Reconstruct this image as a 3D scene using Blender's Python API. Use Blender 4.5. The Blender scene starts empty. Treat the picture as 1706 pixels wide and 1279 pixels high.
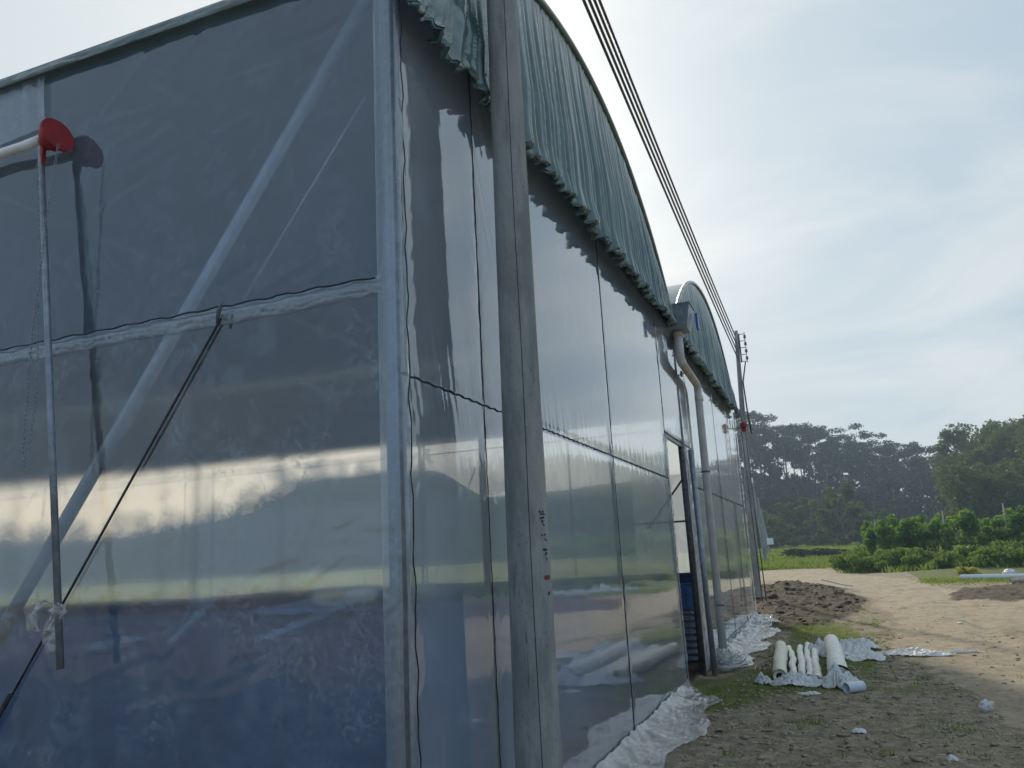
import bpy, math, random
import numpy as np
from mathutils import Vector, Matrix, Quaternion
random.seed(7); RNG = np.random.default_rng(11)
R = math.radians
sc = bpy.context.scene
col = sc.collection

# ------------------------------------------------------------ camera
PITCH, ROLL, YAW, EYE = R(12.232), R(3.074), R(20.571), 1.6
cam = bpy.data.cameras.new('camera'); camo = bpy.data.objects.new('camera', cam); col.objects.link(camo)
cam.sensor_width = 36.0; cam.lens = 1345 / 1706 * 36; cam.clip_start = 0.05; cam.clip_end = 3000
_R = Vector((math.cos(YAW), math.sin(YAW), 0)); _Fh = Vector((-math.sin(YAW), math.cos(YAW), 0))
_F = _Fh * math.cos(PITCH) + Vector((0, 0, math.sin(PITCH))); _U = _Fh * -math.sin(PITCH) + Vector((0, 0, math.cos(PITCH)))
_cx = _R * math.cos(ROLL) - _U * math.sin(ROLL); _cy = _R * math.sin(ROLL) + _U * math.cos(ROLL)
M4 = Matrix((( _cx.x, _cy.x, -_F.x, 0), (_cx.y, _cy.y, -_F.y, 0), (_cx.z, _cy.z, -_F.z, EYE), (0, 0, 0, 1)))
camo.matrix_world = M4
sc.camera = camo

# ------------------------------------------------------------ light
SUN_AZ, SUN_EL = R(-22), R(30)
sc.view_settings.view_transform = 'Standard'; sc.view_settings.look = 'None'
sc.view_settings.exposure = 0.08; sc.view_settings.gamma = 1.0
w = bpy.data.worlds.new('World'); sc.world = w; w.use_nodes = True
nt = w.node_tree; nt.nodes.clear()
def nn(t, typ, **kw):
    n = t.nodes.new(typ)
    for k, v in kw.items(): setattr(n, k, v)
    return n
def setin(n, **kw):
    for k, v in kw.items():
        n.inputs[k.replace('_', ' ')].default_value = v
    return n
out = nn(nt, 'ShaderNodeOutputWorld'); bg = nn(nt, 'ShaderNodeBackground'); bg.inputs['Strength'].default_value = 0.1
sky = nn(nt, 'ShaderNodeTexSky', sky_type='NISHITA', sun_disc=False, sun_elevation=SUN_EL, sun_rotation=SUN_AZ)
sky.air_density = 1.2; sky.dust_density = 2.5; sky.ozone_density = 1.2
tc = nn(nt, 'ShaderNodeTexCoord')
sxyz = nn(nt, 'ShaderNodeSeparateXYZ'); nt.links.new(tc.outputs['Generated'], sxyz.inputs[0])
def wmath(op, a, b=None, c=None, clamp=False, tree=nt):
    m = nn(tree, 'ShaderNodeMath', operation=op, use_clamp=clamp)
    for i, v in enumerate((a, b, c)):
        if v is None: continue
        if isinstance(v, (int, float)): m.inputs[i].default_value = v
        else: tree.links.new(v, m.inputs[i])
    return m.outputs[0]
# flatten the direction onto a cloud layer plane so that streaks shrink towards the horizon
zz = wmath('ADD', wmath('MAXIMUM', sxyz.outputs[2], 0.0), 0.22)
cxy = nn(nt, 'ShaderNodeCombineXYZ')
nt.links.new(wmath('DIVIDE', sxyz.outputs[0], zz), cxy.inputs[0]); nt.links.new(wmath('DIVIDE', sxyz.outputs[1], zz), cxy.inputs[1])
mp = nn(nt, 'ShaderNodeMapping'); mp.inputs['Rotation'].default_value = (0, 0, R(35)); mp.inputs['Scale'].default_value = (1.0, 1.35, 1)
nt.links.new(cxy.outputs[0], mp.inputs[0])
n1 = nn(nt, 'ShaderNodeTexNoise'); setin(n1, Scale=1.1, Detail=8.0, Roughness=0.56, Distortion=0.7); nt.links.new(mp.outputs[0], n1.inputs['Vector'])
n2 = nn(nt, 'ShaderNodeTexNoise'); setin(n2, Scale=0.55, Detail=3.0, Roughness=0.5); nt.links.new(mp.outputs[0], n2.inputs['Vector'])
cl = nn(nt, 'ShaderNodeMapRange'); cl.interpolation_type = 'SMOOTHSTEP'
nt.links.new(wmath('ADD', wmath('MULTIPLY', n1.outputs[0], 0.6), wmath('MULTIPLY', n2.outputs[0], 0.4)), cl.inputs[0])
cl.inputs[1].default_value = 0.41; cl.inputs[2].default_value = 0.60
# brighter cloud around the veiled sun
dotn = nn(nt, 'ShaderNodeVectorMath', operation='DOT_PRODUCT'); nt.links.new(tc.outputs['Generated'], dotn.inputs[0])
dotn.inputs[1].default_value = (math.sin(SUN_AZ) * math.cos(SUN_EL), math.cos(SUN_AZ) * math.cos(SUN_EL), math.sin(SUN_EL))
glow = wmath('POWER', wmath('MAXIMUM', dotn.outputs['Value'], 0.0), 13.0)
base = nn(nt, 'ShaderNodeMix', data_type='RGBA'); base.inputs['A'].default_value = (4.6, 5.75, 6.6, 1); base.inputs['B'].default_value = (6.9, 7.45, 7.65, 1)
nt.links.new(cl.outputs[0], base.inputs['Factor'])
g2 = nn(nt, 'ShaderNodeMix', data_type='RGBA', blend_type='ADD'); nt.links.new(glow, g2.inputs['Factor'])
away = nn(nt, 'ShaderNodeMapRange'); nt.links.new(dotn.outputs['Value'], away.inputs[0]); away.inputs[1].default_value = -.75; away.inputs[2].default_value = .55
bl_ = nn(nt, 'ShaderNodeMix', data_type='RGBA'); nt.links.new(away.outputs[0], bl_.inputs['Factor']); bl_.inputs['A'].default_value = (3.4, 5.0, 7.4, 1); nt.links.new(base.outputs['Result'], bl_.inputs['B'])
nt.links.new(bl_.outputs['Result'], g2.inputs['A']); g2.inputs['B'].default_value = (1.5, 1.35, 1.1, 1)
# warm horizon glow low on the left
dl = nn(nt, 'ShaderNodeVectorMath', operation='DOT_PRODUCT'); nt.links.new(tc.outputs['Generated'], dl.inputs[0]); dl.inputs[1].default_value = (math.sin(R(-44)), math.cos(R(-44)), 0.05)
warm = wmath('MULTIPLY', wmath('POWER', wmath('MAXIMUM', dl.outputs['Value'], 0.0), 9.0), wmath('SUBTRACT', 1.0, wmath('MULTIPLY', wmath('ABSOLUTE', sxyz.outputs[2]), 2.6), clamp=True))
g3 = nn(nt, 'ShaderNodeMix', data_type='RGBA'); nt.links.new(warm, g3.inputs['Factor']); nt.links.new(g2.outputs['Result'], g3.inputs['A']); g3.inputs['B'].default_value = (14.5, 10.8, 6.2, 1)
skm = nn(nt, 'ShaderNodeMix', data_type='RGBA'); skm.inputs['Factor'].default_value = 0.86
nt.links.new(sky.outputs[0], skm.inputs['A']); nt.links.new(g3.outputs['Result'], skm.inputs['B'])
nt.links.new(skm.outputs['Result'], bg.inputs['Color']); nt.links.new(bg.outputs[0], out.inputs[0])

sl = bpy.data.lights.new('sun', 'SUN'); sl.energy = 3.3; sl.angle = R(2.5); sl.color = (1.0, 0.9, 0.74)
so = bpy.data.objects.new('sun', sl); col.objects.link(so)
sv = Vector((math.sin(SUN_AZ) * math.cos(SUN_EL), math.cos(SUN_AZ) * math.cos(SUN_EL), math.sin(SUN_EL)))
so.rotation_euler = sv.to_track_quat('Z', 'Y').to_euler()

cy = sc.cycles
try:
    cy.use_denoising = True; cy.denoiser = 'OPENIMAGEDENOISE'
    cy.max_bounces = 9; cy.diffuse_bounces = 3; cy.glossy_bounces = 4; cy.transmission_bounces = 6
    cy.transparent_max_bounces = 24; cy.volume_bounces = 0; cy.caustics_refractive = True; cy.caustics_reflective = True
    cy.sample_clamp_indirect = 6.0
except Exception as e: print(e)

# ------------------------------------------------------------ materials
MAT = {}
def newmat(name):
    m = bpy.data.materials.new(name); m.use_nodes = True; t = m.node_tree; t.nodes.clear()
    o = nn(t, 'ShaderNodeOutputMaterial'); MAT[name] = m
    return m, t, o
def mixrgb(t, fac, a, b, blend='MIX'):
    m = nn(t, 'ShaderNodeMix', data_type='RGBA', blend_type=blend)
    for key, v in (('Factor', fac), ('A', a), ('B', b)):
        if isinstance(v, (int, float)): m.inputs[key].default_value = v
        elif isinstance(v, tuple): m.inputs[key].default_value = (*v, 1) if len(v) == 3 else v
        else: t.links.new(v, m.inputs[key])
    return m.outputs['Result']
def noise(t, scale, detail=4, rough=.55, vec=None, stretch=None, dist=0.0):
    n = nn(t, 'ShaderNodeTexNoise'); setin(n, Scale=scale, Detail=float(detail), Roughness=rough, Distortion=dist)
    c = nn(t, 'ShaderNodeTexCoord'); v = c.outputs['Object'] if vec is None else vec
    if stretch:
        m = nn(t, 'ShaderNodeMapping'); m.inputs['Scale'].default_value = stretch; t.links.new(v, m.inputs[0]); v = m.outputs[0]
    t.links.new(v, n.inputs['Vector']); return n.outputs[0]
def ramp(t, fac, lo, hi, a=0.0, b=1.0):
    m = nn(t, 'ShaderNodeMapRange'); m.interpolation_type = 'SMOOTHSTEP'; t.links.new(fac, m.inputs[0])
    for i, v in zip((1, 2, 3, 4), (lo, hi, a, b)): m.inputs[i].default_value = v
    return m.outputs[0]
def bump(t, h, strength=.3, dist=.02):
    b = nn(t, 'ShaderNodeBump'); b.inputs['Strength'].default_value = strength; b.inputs['Distance'].default_value = dist
    t.links.new(h, b.inputs['Height']); return b.outputs[0]
def simple(name, c1, c2=None, rough=.6, metal=0.0, scale=6, stretch=None, bmp=.2, bdist=.01, spec=.4, lo=.35, hi=.65, coat=0.0, transl=0.0):
    m, t, o = newmat(name)
    p = nn(t, 'ShaderNodeBsdfPrincipled'); p.inputs['Roughness'].default_value = rough; p.inputs['Metallic'].default_value = metal
    p.inputs['Specular IOR Level'].default_value = spec; p.inputs['Coat Weight'].default_value = coat
    n = noise(t, scale, 6, .6, stretch=stretch)
    c2 = c2 or tuple(x * .6 for x in c1)
    t.links.new(mixrgb(t, ramp(t, n, lo, hi), c1, c2), p.inputs['Base Color'])
    if bmp: t.links.new(bump(t, noise(t, scale * 3, 5, .6, stretch=stretch), bmp, bdist), p.inputs['Normal'])
    if transl:
        tr = nn(t, 'ShaderNodeBsdfTranslucent'); tr.inputs[0].default_value = (*c1, 1)
        mx = nn(t, 'ShaderNodeMixShader'); mx.inputs[0].default_value = transl
        t.links.new(p.outputs[0], mx.inputs[1]); t.links.new(tr.outputs[0], mx.inputs[2]); t.links.new(mx.outputs[0], o.inputs[0])
    else: t.links.new(p.outputs[0], o.inputs[0])
    return m
def film(name, haze=.14, tint=(.93, .96, .97), f0=.08, gl_rough=.02, blur=.4, powr=4.0, smear=.1, white=(.8, .84, .86), bmp=.05, smear_scale=2.2, wr=0.0, scratch=0.0):
    m, t, o = newmat(name)
    lw = nn(t, 'ShaderNodeLayerWeight'); lw.inputs['Blend'].default_value = .5
    F = wmath('ADD', wmath('MULTIPLY', wmath('POWER', lw.outputs['Facing'], powr, tree=t), 1 - f0, tree=t), f0, tree=t)
    sm = noise(t, smear_scale, 9, .66, dist=1.2)
    fine = noise(t, 38, 4, .6, stretch=(1, 1, .35), dist=2.0)
    hz = wmath('ADD', wmath('ADD', haze, wmath('MULTIPLY', ramp(t, sm, .48, .72), smear, tree=t), tree=t), wmath('MULTIPLY', ramp(t, fine, .58, .75), smear * .6, tree=t), clamp=True, tree=t)
    if scratch:
        tcs = nn(t, 'ShaderNodeTexCoord'); rot = nn(t, 'ShaderNodeMapping'); rot.inputs['Rotation'].default_value = (0, R(38), 0); rot.inputs['Scale'].default_value = (1, 1, .07)
        t.links.new(tcs.outputs['Object'], rot.inputs[0]); rot2 = nn(t, 'ShaderNodeMapping'); rot2.inputs['Rotation'].default_value = (0, R(-50), 0); rot2.inputs['Scale'].default_value = (.1, 1, 1); t.links.new(tcs.outputs['Object'], rot2.inputs[0])
        s1 = ramp(t, noise(t, 9, 12, .78, dist=3.5), .47, .66); s2 = ramp(t, noise(t, 26, 8, .75, vec=rot.outputs[0], dist=3.0), .52, .75, 0, .5)
        area = ramp(t, noise(t, 2.1, 5, .65), .42, .6)
        hz = wmath('ADD', hz, wmath('MULTIPLY', wmath('MULTIPLY', wmath('ADD', s1, s2, tree=t), area, tree=t), scratch, tree=t), clamp=True, tree=t)
    gp2 = nn(t, 'ShaderNodeNewGeometry'); sp2 = nn(t, 'ShaderNodeSeparateXYZ'); t.links.new(gp2.outputs['Position'], sp2.inputs[0])
    foot = wmath('SUBTRACT', 1.0, wmath('MULTIPLY', sp2.outputs[2], 1.9, tree=t), clamp=True, tree=t)
    hz = wmath('ADD', hz, wmath('MULTIPLY', wmath('MULTIPLY', foot, ramp(t, noise(t, 7, 8, .7), .38, .6), tree=t), .45, tree=t), clamp=True, tree=t)
    nrm = None
    if bmp:
        h = noise(t, 3.2, 3, .5)
        if wr:
            h2 = noise(t, 9, 5, .62, stretch=(1, 1, .5), dist=1.5)
            h = wmath('ADD', h, wmath('MULTIPLY', h2, wr, tree=t), tree=t)
        nrm = bump(t, h, bmp, .05)
    g = nn(t, 'ShaderNodeBsdfGlossy'); g.inputs['Roughness'].default_value = gl_rough; g.inputs['Color'].default_value = (.95, .97, 1, 1)
    tp = nn(t, 'ShaderNodeBsdfTransparent'); tp.inputs[0].default_value = (*tint, 1)
    rf = nn(t, 'ShaderNodeBsdfRefraction'); rf.inputs['Color'].default_value = (*tint, 1); rf.inputs['IOR'].default_value = 1.03; rf.inputs['Roughness'].default_value = .38
    df = nn(t, 'ShaderNodeBsdfDiffuse'); t.links.new(mixrgb(t, wmath('MULTIPLY', foot, .8, tree=t), white, (.36, .32, .26)), df.inputs[0])
    tl = nn(t, 'ShaderNodeBsdfTranslucent'); tl.inputs[0].default_value = (*white, 1)
    def mx(f, a, b):
        s = nn(t, 'ShaderNodeMixShader')
        if isinstance(f, float): s.inputs[0].default_value = f
        else: t.links.new(f, s.inputs[0])
        t.links.new(a.outputs[0], s.inputs[1]); t.links.new(b.outputs[0], s.inputs[2]); return s
    if nrm is not None: t.links.new(nrm, g.inputs['Normal'])
    body = mx(hz, mx(float(blur), tp, rf), mx(.55, df, tl))
    t.links.new(mx(F, body, g).outputs[0], o.inputs[0])
    return m

film('gable film', haze=.40, gl_rough=.045, smear=.16, bmp=.03, blur=.6, powr=3.4, white=(.68, .79, .92), tint=(.86, .91, .95), scratch=.08)
film('gable film pale', haze=.60, white=(.84, .88, .89), gl_rough=.045, smear=.1, bmp=.03, blur=.5, powr=3.2)
film('side film', haze=.22, gl_rough=.03, smear=.10, blur=.85, bmp=.10, f0=.085, wr=.10, white=(.45, .62, .82), smear_scale=4.5, scratch=.17, tint=(.92, .96, .98))
film('side film lower', haze=.17, gl_rough=.035, smear=.17, blur=.85, bmp=.10, f0=.085, wr=.10, white=(.56, .66, .74), smear_scale=3.2, scratch=.42, tint=(.93, .96, .96))
film('far film hazy', haze=.5, gl_rough=.1, smear=.2, bmp=.1, blur=.4)
film('far film', haze=.006, gl_rough=.05, smear=.02, bmp=.0, blur=.1, tint=(1, .99, .96))
film('wrap film', haze=.30, gl_rough=.10, smear=.25, bmp=.35, smear_scale=14, wr=.5, blur=.3, white=(.6, .68, .76))
film('ground film', haze=.72, gl_rough=.14, smear=.25, bmp=.5, smear_scale=10, wr=.4, white=(.86, .87, .86))
simple('curtain', (.028, .08, .076), (.08, .16, .148), rough=.30, scale=3, stretch=(1, 8, .4), bmp=0, bdist=.02, spec=.9, coat=.8, transl=.05)
simple('roof film', (.14, .19, .185), (.2, .25, .25), rough=.3, scale=2, bmp=.1, spec=.5, coat=.3)
simple('black film', (.05, .07, .095), (.07, .095, .125), rough=.5, scale=2, bmp=.1)
simple('galvanised', (.31, .34, .38), (.22, .25, .28), rough=.38, metal=.55, scale=14, bmp=.06)
simple('dull steel', (.21, .23, .26), (.14, .155, .175), rough=.45, metal=.3, scale=14, bmp=.06)
simple('steel dark', (.10, .105, .11), (.17, .17, .17), rough=.5, metal=.5, scale=14, bmp=.1)
simple('aluminium', (.62, .64, .67), (.5, .53, .56), rough=.32, metal=.6, scale=20, bmp=.05)
simple('pvc grey', (.58, .57, .55), (.50, .49, .47), rough=.4, scale=5, bmp=.03)
simple('pvc brown', (.55, .46, .34), (.44, .38, .30), rough=.45, scale=6, bmp=.03)
simple('pvc white', (.86, .87, .84), (.76, .77, .73), rough=.35, scale=8, bmp=.03)
simple('pvc blue white', (.62, .70, .76), (.55, .62, .68), rough=.35, scale=8, bmp=.03)
simple('red paint', (.36, .028, .028), (.26, .025, .026), rough=.55, scale=18, bmp=.08)
simple('blue tarp', (.024, .08, .22), (.04, .115, .29), rough=.42, scale=2.2, bmp=.5, bdist=.05, spec=.5)
simple('deep blue tarp', (.01, .03, .12), (.015, .045, .16), rough=.5, scale=2.2, bmp=.3, bdist=.05)
simple('blue plastic', (.03, .09, .42), (.03, .08, .35), rough=.4, bmp=0)
simple('black rubber', (.012, .012, .014), (.03, .03, .03), rough=.55, scale=20)
simple('tie film plain', (.55, .52, .42))
film('tie film', haze=.42, gl_rough=.1, smear=.2, bmp=.2, white=(.72, .70, .62), smear_scale=18)
simple('cable', (.03, .022, .026), (.06, .045, .05), rough=.45, scale=2, bmp=0)
simple('timber', (.33, .30, .26), (.2, .18, .16), rough=.8, scale=5, stretch=(6, 6, .5), bmp=.2)
simple('bark', (.16, .13, .10), (.08, .07, .055), rough=.9, scale=5, stretch=(1, 1, .3), bmp=.5)
simple('pale bark', (.42, .40, .36), (.26, .24, .2), rough=.9, scale=4, stretch=(1, 1, .3), bmp=.3)
simple('roll yellow', (.74, .68, .46), (.80, .78, .66), rough=.5, scale=7, stretch=(3, 1, 1), bmp=.5, bdist=.02)
simple('roll white', (.92, .91, .84), (.78, .75, .64), rough=.45, scale=9, stretch=(2, 1, 2), bmp=.5, bdist=.02)
simple('litter film', (.86, .87, .86), (.68, .68, .66), rough=.4, scale=16, bmp=.4, bdist=.02, transl=.2)
simple('stone', (.30, .28, .24), (.2, .19, .17), rough=.9, scale=9, bmp=.5)
simple('water', (.02, .05, .07), (.02, .06, .08), rough=.05, scale=3, bmp=.05)
def concrete():
    m, t, o = newmat('concrete pole'); p = nn(t, 'ShaderNodeBsdfPrincipled'); p.inputs['Roughness'].default_value = .82; p.inputs['Specular IOR Level'].default_value = .25
    a = ramp(t, noise(t, 6, 8, .68, stretch=(1, 1, .22)), .38, .62)
    c = mixrgb(t, a, (.20, .215, .21), (.33, .34, .33))
    d = ramp(t, noise(t, 11, 6, .7, stretch=(1.2, 1.2, .12)), .60, .70)
    c = mixrgb(t, wmath('MULTIPLY', d, .75, tree=t), c, (.045, .045, .04))
    e = ramp(t, noise(t, 60, 3, .6), .62, .7)
    c = mixrgb(t, wmath('MULTIPLY', e, .5, tree=t), c, (.07, .07, .065))
    f = ramp(t, noise(t, 1.1, 4, .6), .5, .62)
    c = mixrgb(t, wmath('MULTIPLY', f, .35, tree=t), c, (.30, .29, .26))
    t.links.new(c, p.inputs['Base Color']); t.links.new(bump(t, noise(t, 45, 6, .7), .35, .01), p.inputs['Normal']); t.links.new(p.outputs[0], o.inputs[0])
concrete()
def leafmat(name, c1, c2, tr=.35, scale=.35):
    m, t, o = newmat(name)
    geo = nn(t, 'ShaderNodeNewGeometry'); oi = nn(t, 'ShaderNodeObjectInfo')
    n = nn(t, 'ShaderNodeTexNoise'); setin(n, Scale=scale, Detail=3.0, Roughness=.6); t.links.new(geo.outputs['Position'], n.inputs['Vector'])
    f = wmath('ADD', ramp(t, n.outputs[0], .35, .65, 0, .6), wmath('MULTIPLY', oi.outputs['Random'], .4, tree=t), tree=t)
    f2 = wmath('MULTIPLY', f, wmath('ADD', wmath('MULTIPLY', geo.outputs['Random Per Island'], .8, tree=t), .6, tree=t), clamp=True, tree=t)
    c = mixrgb(t, f2, c1, c2)
    d = nn(t, 'ShaderNodeBsdfDiffuse'); tl = nn(t, 'ShaderNodeBsdfTranslucent'); gg = nn(t, 'ShaderNodeBsdfGlossy'); gg.inputs['Roughness'].default_value = .45
    tc2 = mixrgb(t, .5, c, (c2[0] * 1.7, c2[1] * 1.6, c2[2] * .6))
    t.links.new(c, d.inputs[0]); t.links.new(tc2, tl.inputs[0]); gg.inputs[0].default_value = (.5, .55, .5, 1)
    a = nn(t, 'ShaderNodeMixShader'); a.inputs[0].default_value = tr; t.links.new(d.outputs[0], a.inputs[1]); t.links.new(tl.outputs[0], a.inputs[2])
    b = nn(t, 'ShaderNodeMixShader'); b.inputs[0].default_value = .05; t.links.new(a.outputs[0], b.inputs[1]); t.links.new(gg.outputs[0], b.inputs[2])
    t.links.new(b.outputs[0], o.inputs[0])
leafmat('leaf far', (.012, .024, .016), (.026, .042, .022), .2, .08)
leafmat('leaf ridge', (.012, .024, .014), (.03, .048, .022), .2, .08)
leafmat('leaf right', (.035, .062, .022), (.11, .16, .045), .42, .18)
leafmat('leaf bush', (.055, .115, .025), (.15, .24, .05), .5, .5)
leafmat('leaf vine', (.05, .12, .022), (.16, .29, .06), .5, .9)
leafmat('leaf grass', (.075, .13, .025), (.20, .27, .06), .5, .25)
leafmat('leaf yellow', (.30, .32, .05), (.42, .44, .08), .5, 1.0)
leafmat('leaf dark', (.02, .045, .02), (.04, .07, .03), .2, 1.0)

def groundmat():
    m, t, o = newmat('earth')
    p = nn(t, 'ShaderNodeBsdfPrincipled'); p.inputs['Roughness'].default_value = .93; p.inputs['Specular IOR Level'].default_value = .2
    at = nn(t, 'ShaderNodeAttribute', attribute_name='zone'); s = nn(t, 'ShaderNodeSeparateColor'); t.links.new(at.outputs['Color'], s.inputs[0])
    a_big = noise(t, .9, 7, .65); a_mid = noise(t, 5, 8, .68); a_fine = noise(t, 40, 6, .7)
    soil = mixrgb(t, ramp(t, a_mid, .38, .62), (.23, .19, .13), (.39, .325, .23))
    soil = mixrgb(t, wmath('MULTIPLY', ramp(t, a_fine, .47, .60), .65, tree=t), soil, (.085, .068, .048))
    sand = mixrgb(t, ramp(t, a_mid, .34, .66), (.31, .255, .175), (.42, .35, .245))
    sand = mixrgb(t, wmath('MULTIPLY', ramp(t, a_big, .50, .64), .7, tree=t), sand, (.25, .20, .135))
    sand = mixrgb(t, wmath('MULTIPLY', ramp(t, noise(t, 1.6, 7, .7, stretch=(1.6, .5, 1)), .54, .62), .55, tree=t), sand, (.17, .145, .105))
    sand = mixrgb(t, wmath('MULTIPLY', ramp(t, a_fine, .56, .7), .5, tree=t), sand, (.20, .165, .115))
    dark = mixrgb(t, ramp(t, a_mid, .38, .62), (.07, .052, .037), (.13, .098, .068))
    grass = mixrgb(t, ramp(t, a_mid, .35, .65), (.075, .095, .03), (.17, .19, .06))
    def soft(v, k=.55):
        # the zone edge is broken up by noise
        return ramp(t, wmath('ADD', v, wmath('MULTIPLY', wmath('SUBTRACT', wmath('ADD', wmath('MULTIPLY', a_mid, .6, tree=t), wmath('MULTIPLY', a_big, .4, tree=t), tree=t), .5, tree=t), k * 4, tree=t), tree=t), .32, .68)
    c = mixrgb(t, soft(s.outputs[0], .8), soil, sand)
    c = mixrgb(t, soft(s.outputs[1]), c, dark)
    c = mixrgb(t, soft(s.outputs[2]), c, grass)
    t.links.new(c, p.inputs['Base Color'])
    hh = wmath('ADD', wmath('MULTIPLY', a_mid, .7, tree=t), wmath('MULTIPLY', noise(t, 90, 5, .7), .25, tree=t), tree=t)
    t.links.new(bump(t, hh, .7, .05), p.inputs['Normal']); t.links.new(p.outputs[0], o.inputs[0])
groundmat()

# ------------------------------------------------------------ mesh helpers
def tag(o, label=None, cat=None, group=None, kind=None):
    if label: o['label'] = label
    if cat: o['category'] = cat
    if group: o['group'] = group
    if kind: o['kind'] = kind
    return o
def empty(name, loc=(0, 0, 0), label=None, cat=None, group=None):
    o = bpy.data.objects.new(name, None); col.objects.link(o); o.location = loc; o.empty_display_size = .2
    return tag(o, label, cat, group)
class MB:
    def __init__(s): s.v = []; s.f = []; s.n = 0
    def add(s, verts, faces):
        k = s.n; verts = [tuple(map(float, p)) for p in verts]
        s.v += verts; s.f += [tuple(i + k for i in f) for f in faces]; s.n += len(verts); return s
    def box(s, a, b, rot=None, c=None):
        x0, y0, z0 = a; x1, y1, z1 = b
        vs = [Vector(p) for p in ((x0, y0, z0), (x1, y0, z0), (x1, y1, z0), (x0, y1, z0), (x0, y0, z1), (x1, y0, z1), (x1, y1, z1), (x0, y1, z1))]
        if rot is not None:
            c = Vector(c) if c is not None else sum(vs, Vector()) / 8
            vs = [c + rot @ (v - c) for v in vs]
        return s.add(vs, [(0, 3, 2, 1), (4, 5, 6, 7), (0, 1, 5, 4), (1, 2, 6, 5), (2, 3, 7, 6), (3, 0, 4, 7)])
    def tube(s, pts, r, seg=10, cap=True, jitter=0.0):
        pts = [Vector(p) for p in pts]; n = len(pts); rs = r if hasattr(r, '__len__') else [r] * n
        ref = None; rings = []
        for i in range(n):
            d = (pts[min(i + 1, n - 1)] - pts[max(i - 1, 0)]).normalized()
            if ref is None:
                ref = d.orthogonal().normalized()
            ref = (ref - d * ref.dot(d)).normalized(); b = d.cross(ref)
            rings.append([pts[i] + (ref * math.cos(2 * math.pi * k / seg) + b * math.sin(2 * math.pi * k / seg)) * rs[i] * (1 + jitter * random.uniform(-1, 1)) for k in range(seg)])
        vs = [p for r_ in rings for p in r_]
        fs = [(i * seg + k, i * seg + (k + 1) % seg, (i + 1) * seg + (k + 1) % seg, (i + 1) * seg + k) for i in range(n - 1) for k in range(seg)]
        if cap: fs += [tuple(range(seg - 1, -1, -1)), tuple((n - 1) * seg + k for k in range(seg))]
        return s.add(vs, fs)
    def hollow(s, pts, ro, ri, seg=16):
        s.tube(pts, ro, seg, cap=False); s.tube(pts, ri, seg, cap=False)
        n = len(pts); k0 = s.n - 2 * n * seg; k1 = s.n - n * seg
        for e in (0, n - 1):
            s.f += [(k0 + e * seg + k, k0 + e * seg + (k + 1) % seg, k1 + e * seg + (k + 1) % seg, k1 + e * seg + k) for k in range(seg)]
        return s
    def grid(s, P):
        P = np.asarray(P); a, b = P.shape[:2]
        idx = np.arange(a * b).reshape(a, b)
        f = np.stack([idx[:-1, :-1], idx[:-1, 1:], idx[1:, 1:], idx[1:, :-1]], -1).reshape(-1, 4)
        return s.add(P.reshape(-1, 3).tolist(), f.tolist())
    def build(s, name, mat, parent=None, smooth=True, **kw):
        me = bpy.data.meshes.new(name); me.from_pydata(s.v, [], s.f); me.update()
        if smooth: me.polygons.foreach_set('use_smooth', [True] * len(me.polygons))
        me.materials.append(MAT[mat]); o = bpy.data.objects.new(name, me); col.objects.link(o)
        if parent is not None: o.parent = parent
        return tag(o, **kw)
def fast_mesh(name, V, Q, mat, parent=None, smooth=False, **kw):
    me = bpy.data.meshes.new(name); V = np.asarray(V, np.float32); Q = np.asarray(Q, np.int32)
    k = Q.shape[1]; me.vertices.add(len(V)); me.vertices.foreach_set('co', V.ravel())
    me.loops.add(Q.size); me.loops.foreach_set('vertex_index', Q.ravel())
    me.polygons.add(len(Q)); me.polygons.foreach_set('loop_start', np.arange(len(Q), dtype=np.int32) * k)
    if smooth: me.polygons.foreach_set('use_smooth', np.ones(len(Q), bool))
    me.materials.append(MAT[mat]); me.update(calc_edges=True)
    o = bpy.data.objects.new(name, me); col.objects.link(o)
    if parent is not None: o.parent = parent
    return tag(o, **kw)
def link_copy(src, parent=None, **kw):
    c = src.copy(); col.objects.link(c); c.parent = parent
    return tag(c, **kw)
def copy_tree(o, parent=None):
    c = link_copy(o, parent)
    for ch in list(o.children): copy_tree(ch, c)
    return c
# value noise
_T = RNG.random((256, 256))
def vn(x, y):
    xi = np.floor(x).astype(int); yi = np.floor(y).astype(int); fx = x - xi; fy = y - yi
    fx = fx * fx * (3 - 2 * fx); fy = fy * fy * (3 - 2 * fy)
    a = _T[xi & 255, yi & 255]; b = _T[(xi + 1) & 255, yi & 255]; c = _T[xi & 255, (yi + 1) & 255]; d = _T[(xi + 1) & 255, (yi + 1) & 255]
    return (a * (1 - fx) + b * fx) * (1 - fy) + (c * (1 - fx) + d * fx) * fy - .5
def fbm(x, y, o=5, g=.5):
    x = np.asarray(x, float); y = np.asarray(y, float); s = 0; a = 1.0
    for i in range(o): s = s + a * vn(x + 17.3 * i, y + 9.1 * i); x = x * 2.03; y = y * 2.03; a *= g
    return s
def sstep(a, b, x): t_ = np.clip((x - a) / (b - a), 0, 1); return t_ * t_ * (3 - 2 * t_)
def inpoly(px, py, poly):
    r = np.zeros(px.shape, bool); n = len(poly)
    for i in range(n):
        x0, y0 = poly[i]; x1, y1 = poly[(i + 1) % n]
        c = ((y0 > py) != (y1 > py)); r ^= c & (px < (x1 - x0) * (py - y0) / (y1 - y0 + 1e-12) + x0)
    return r

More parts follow.
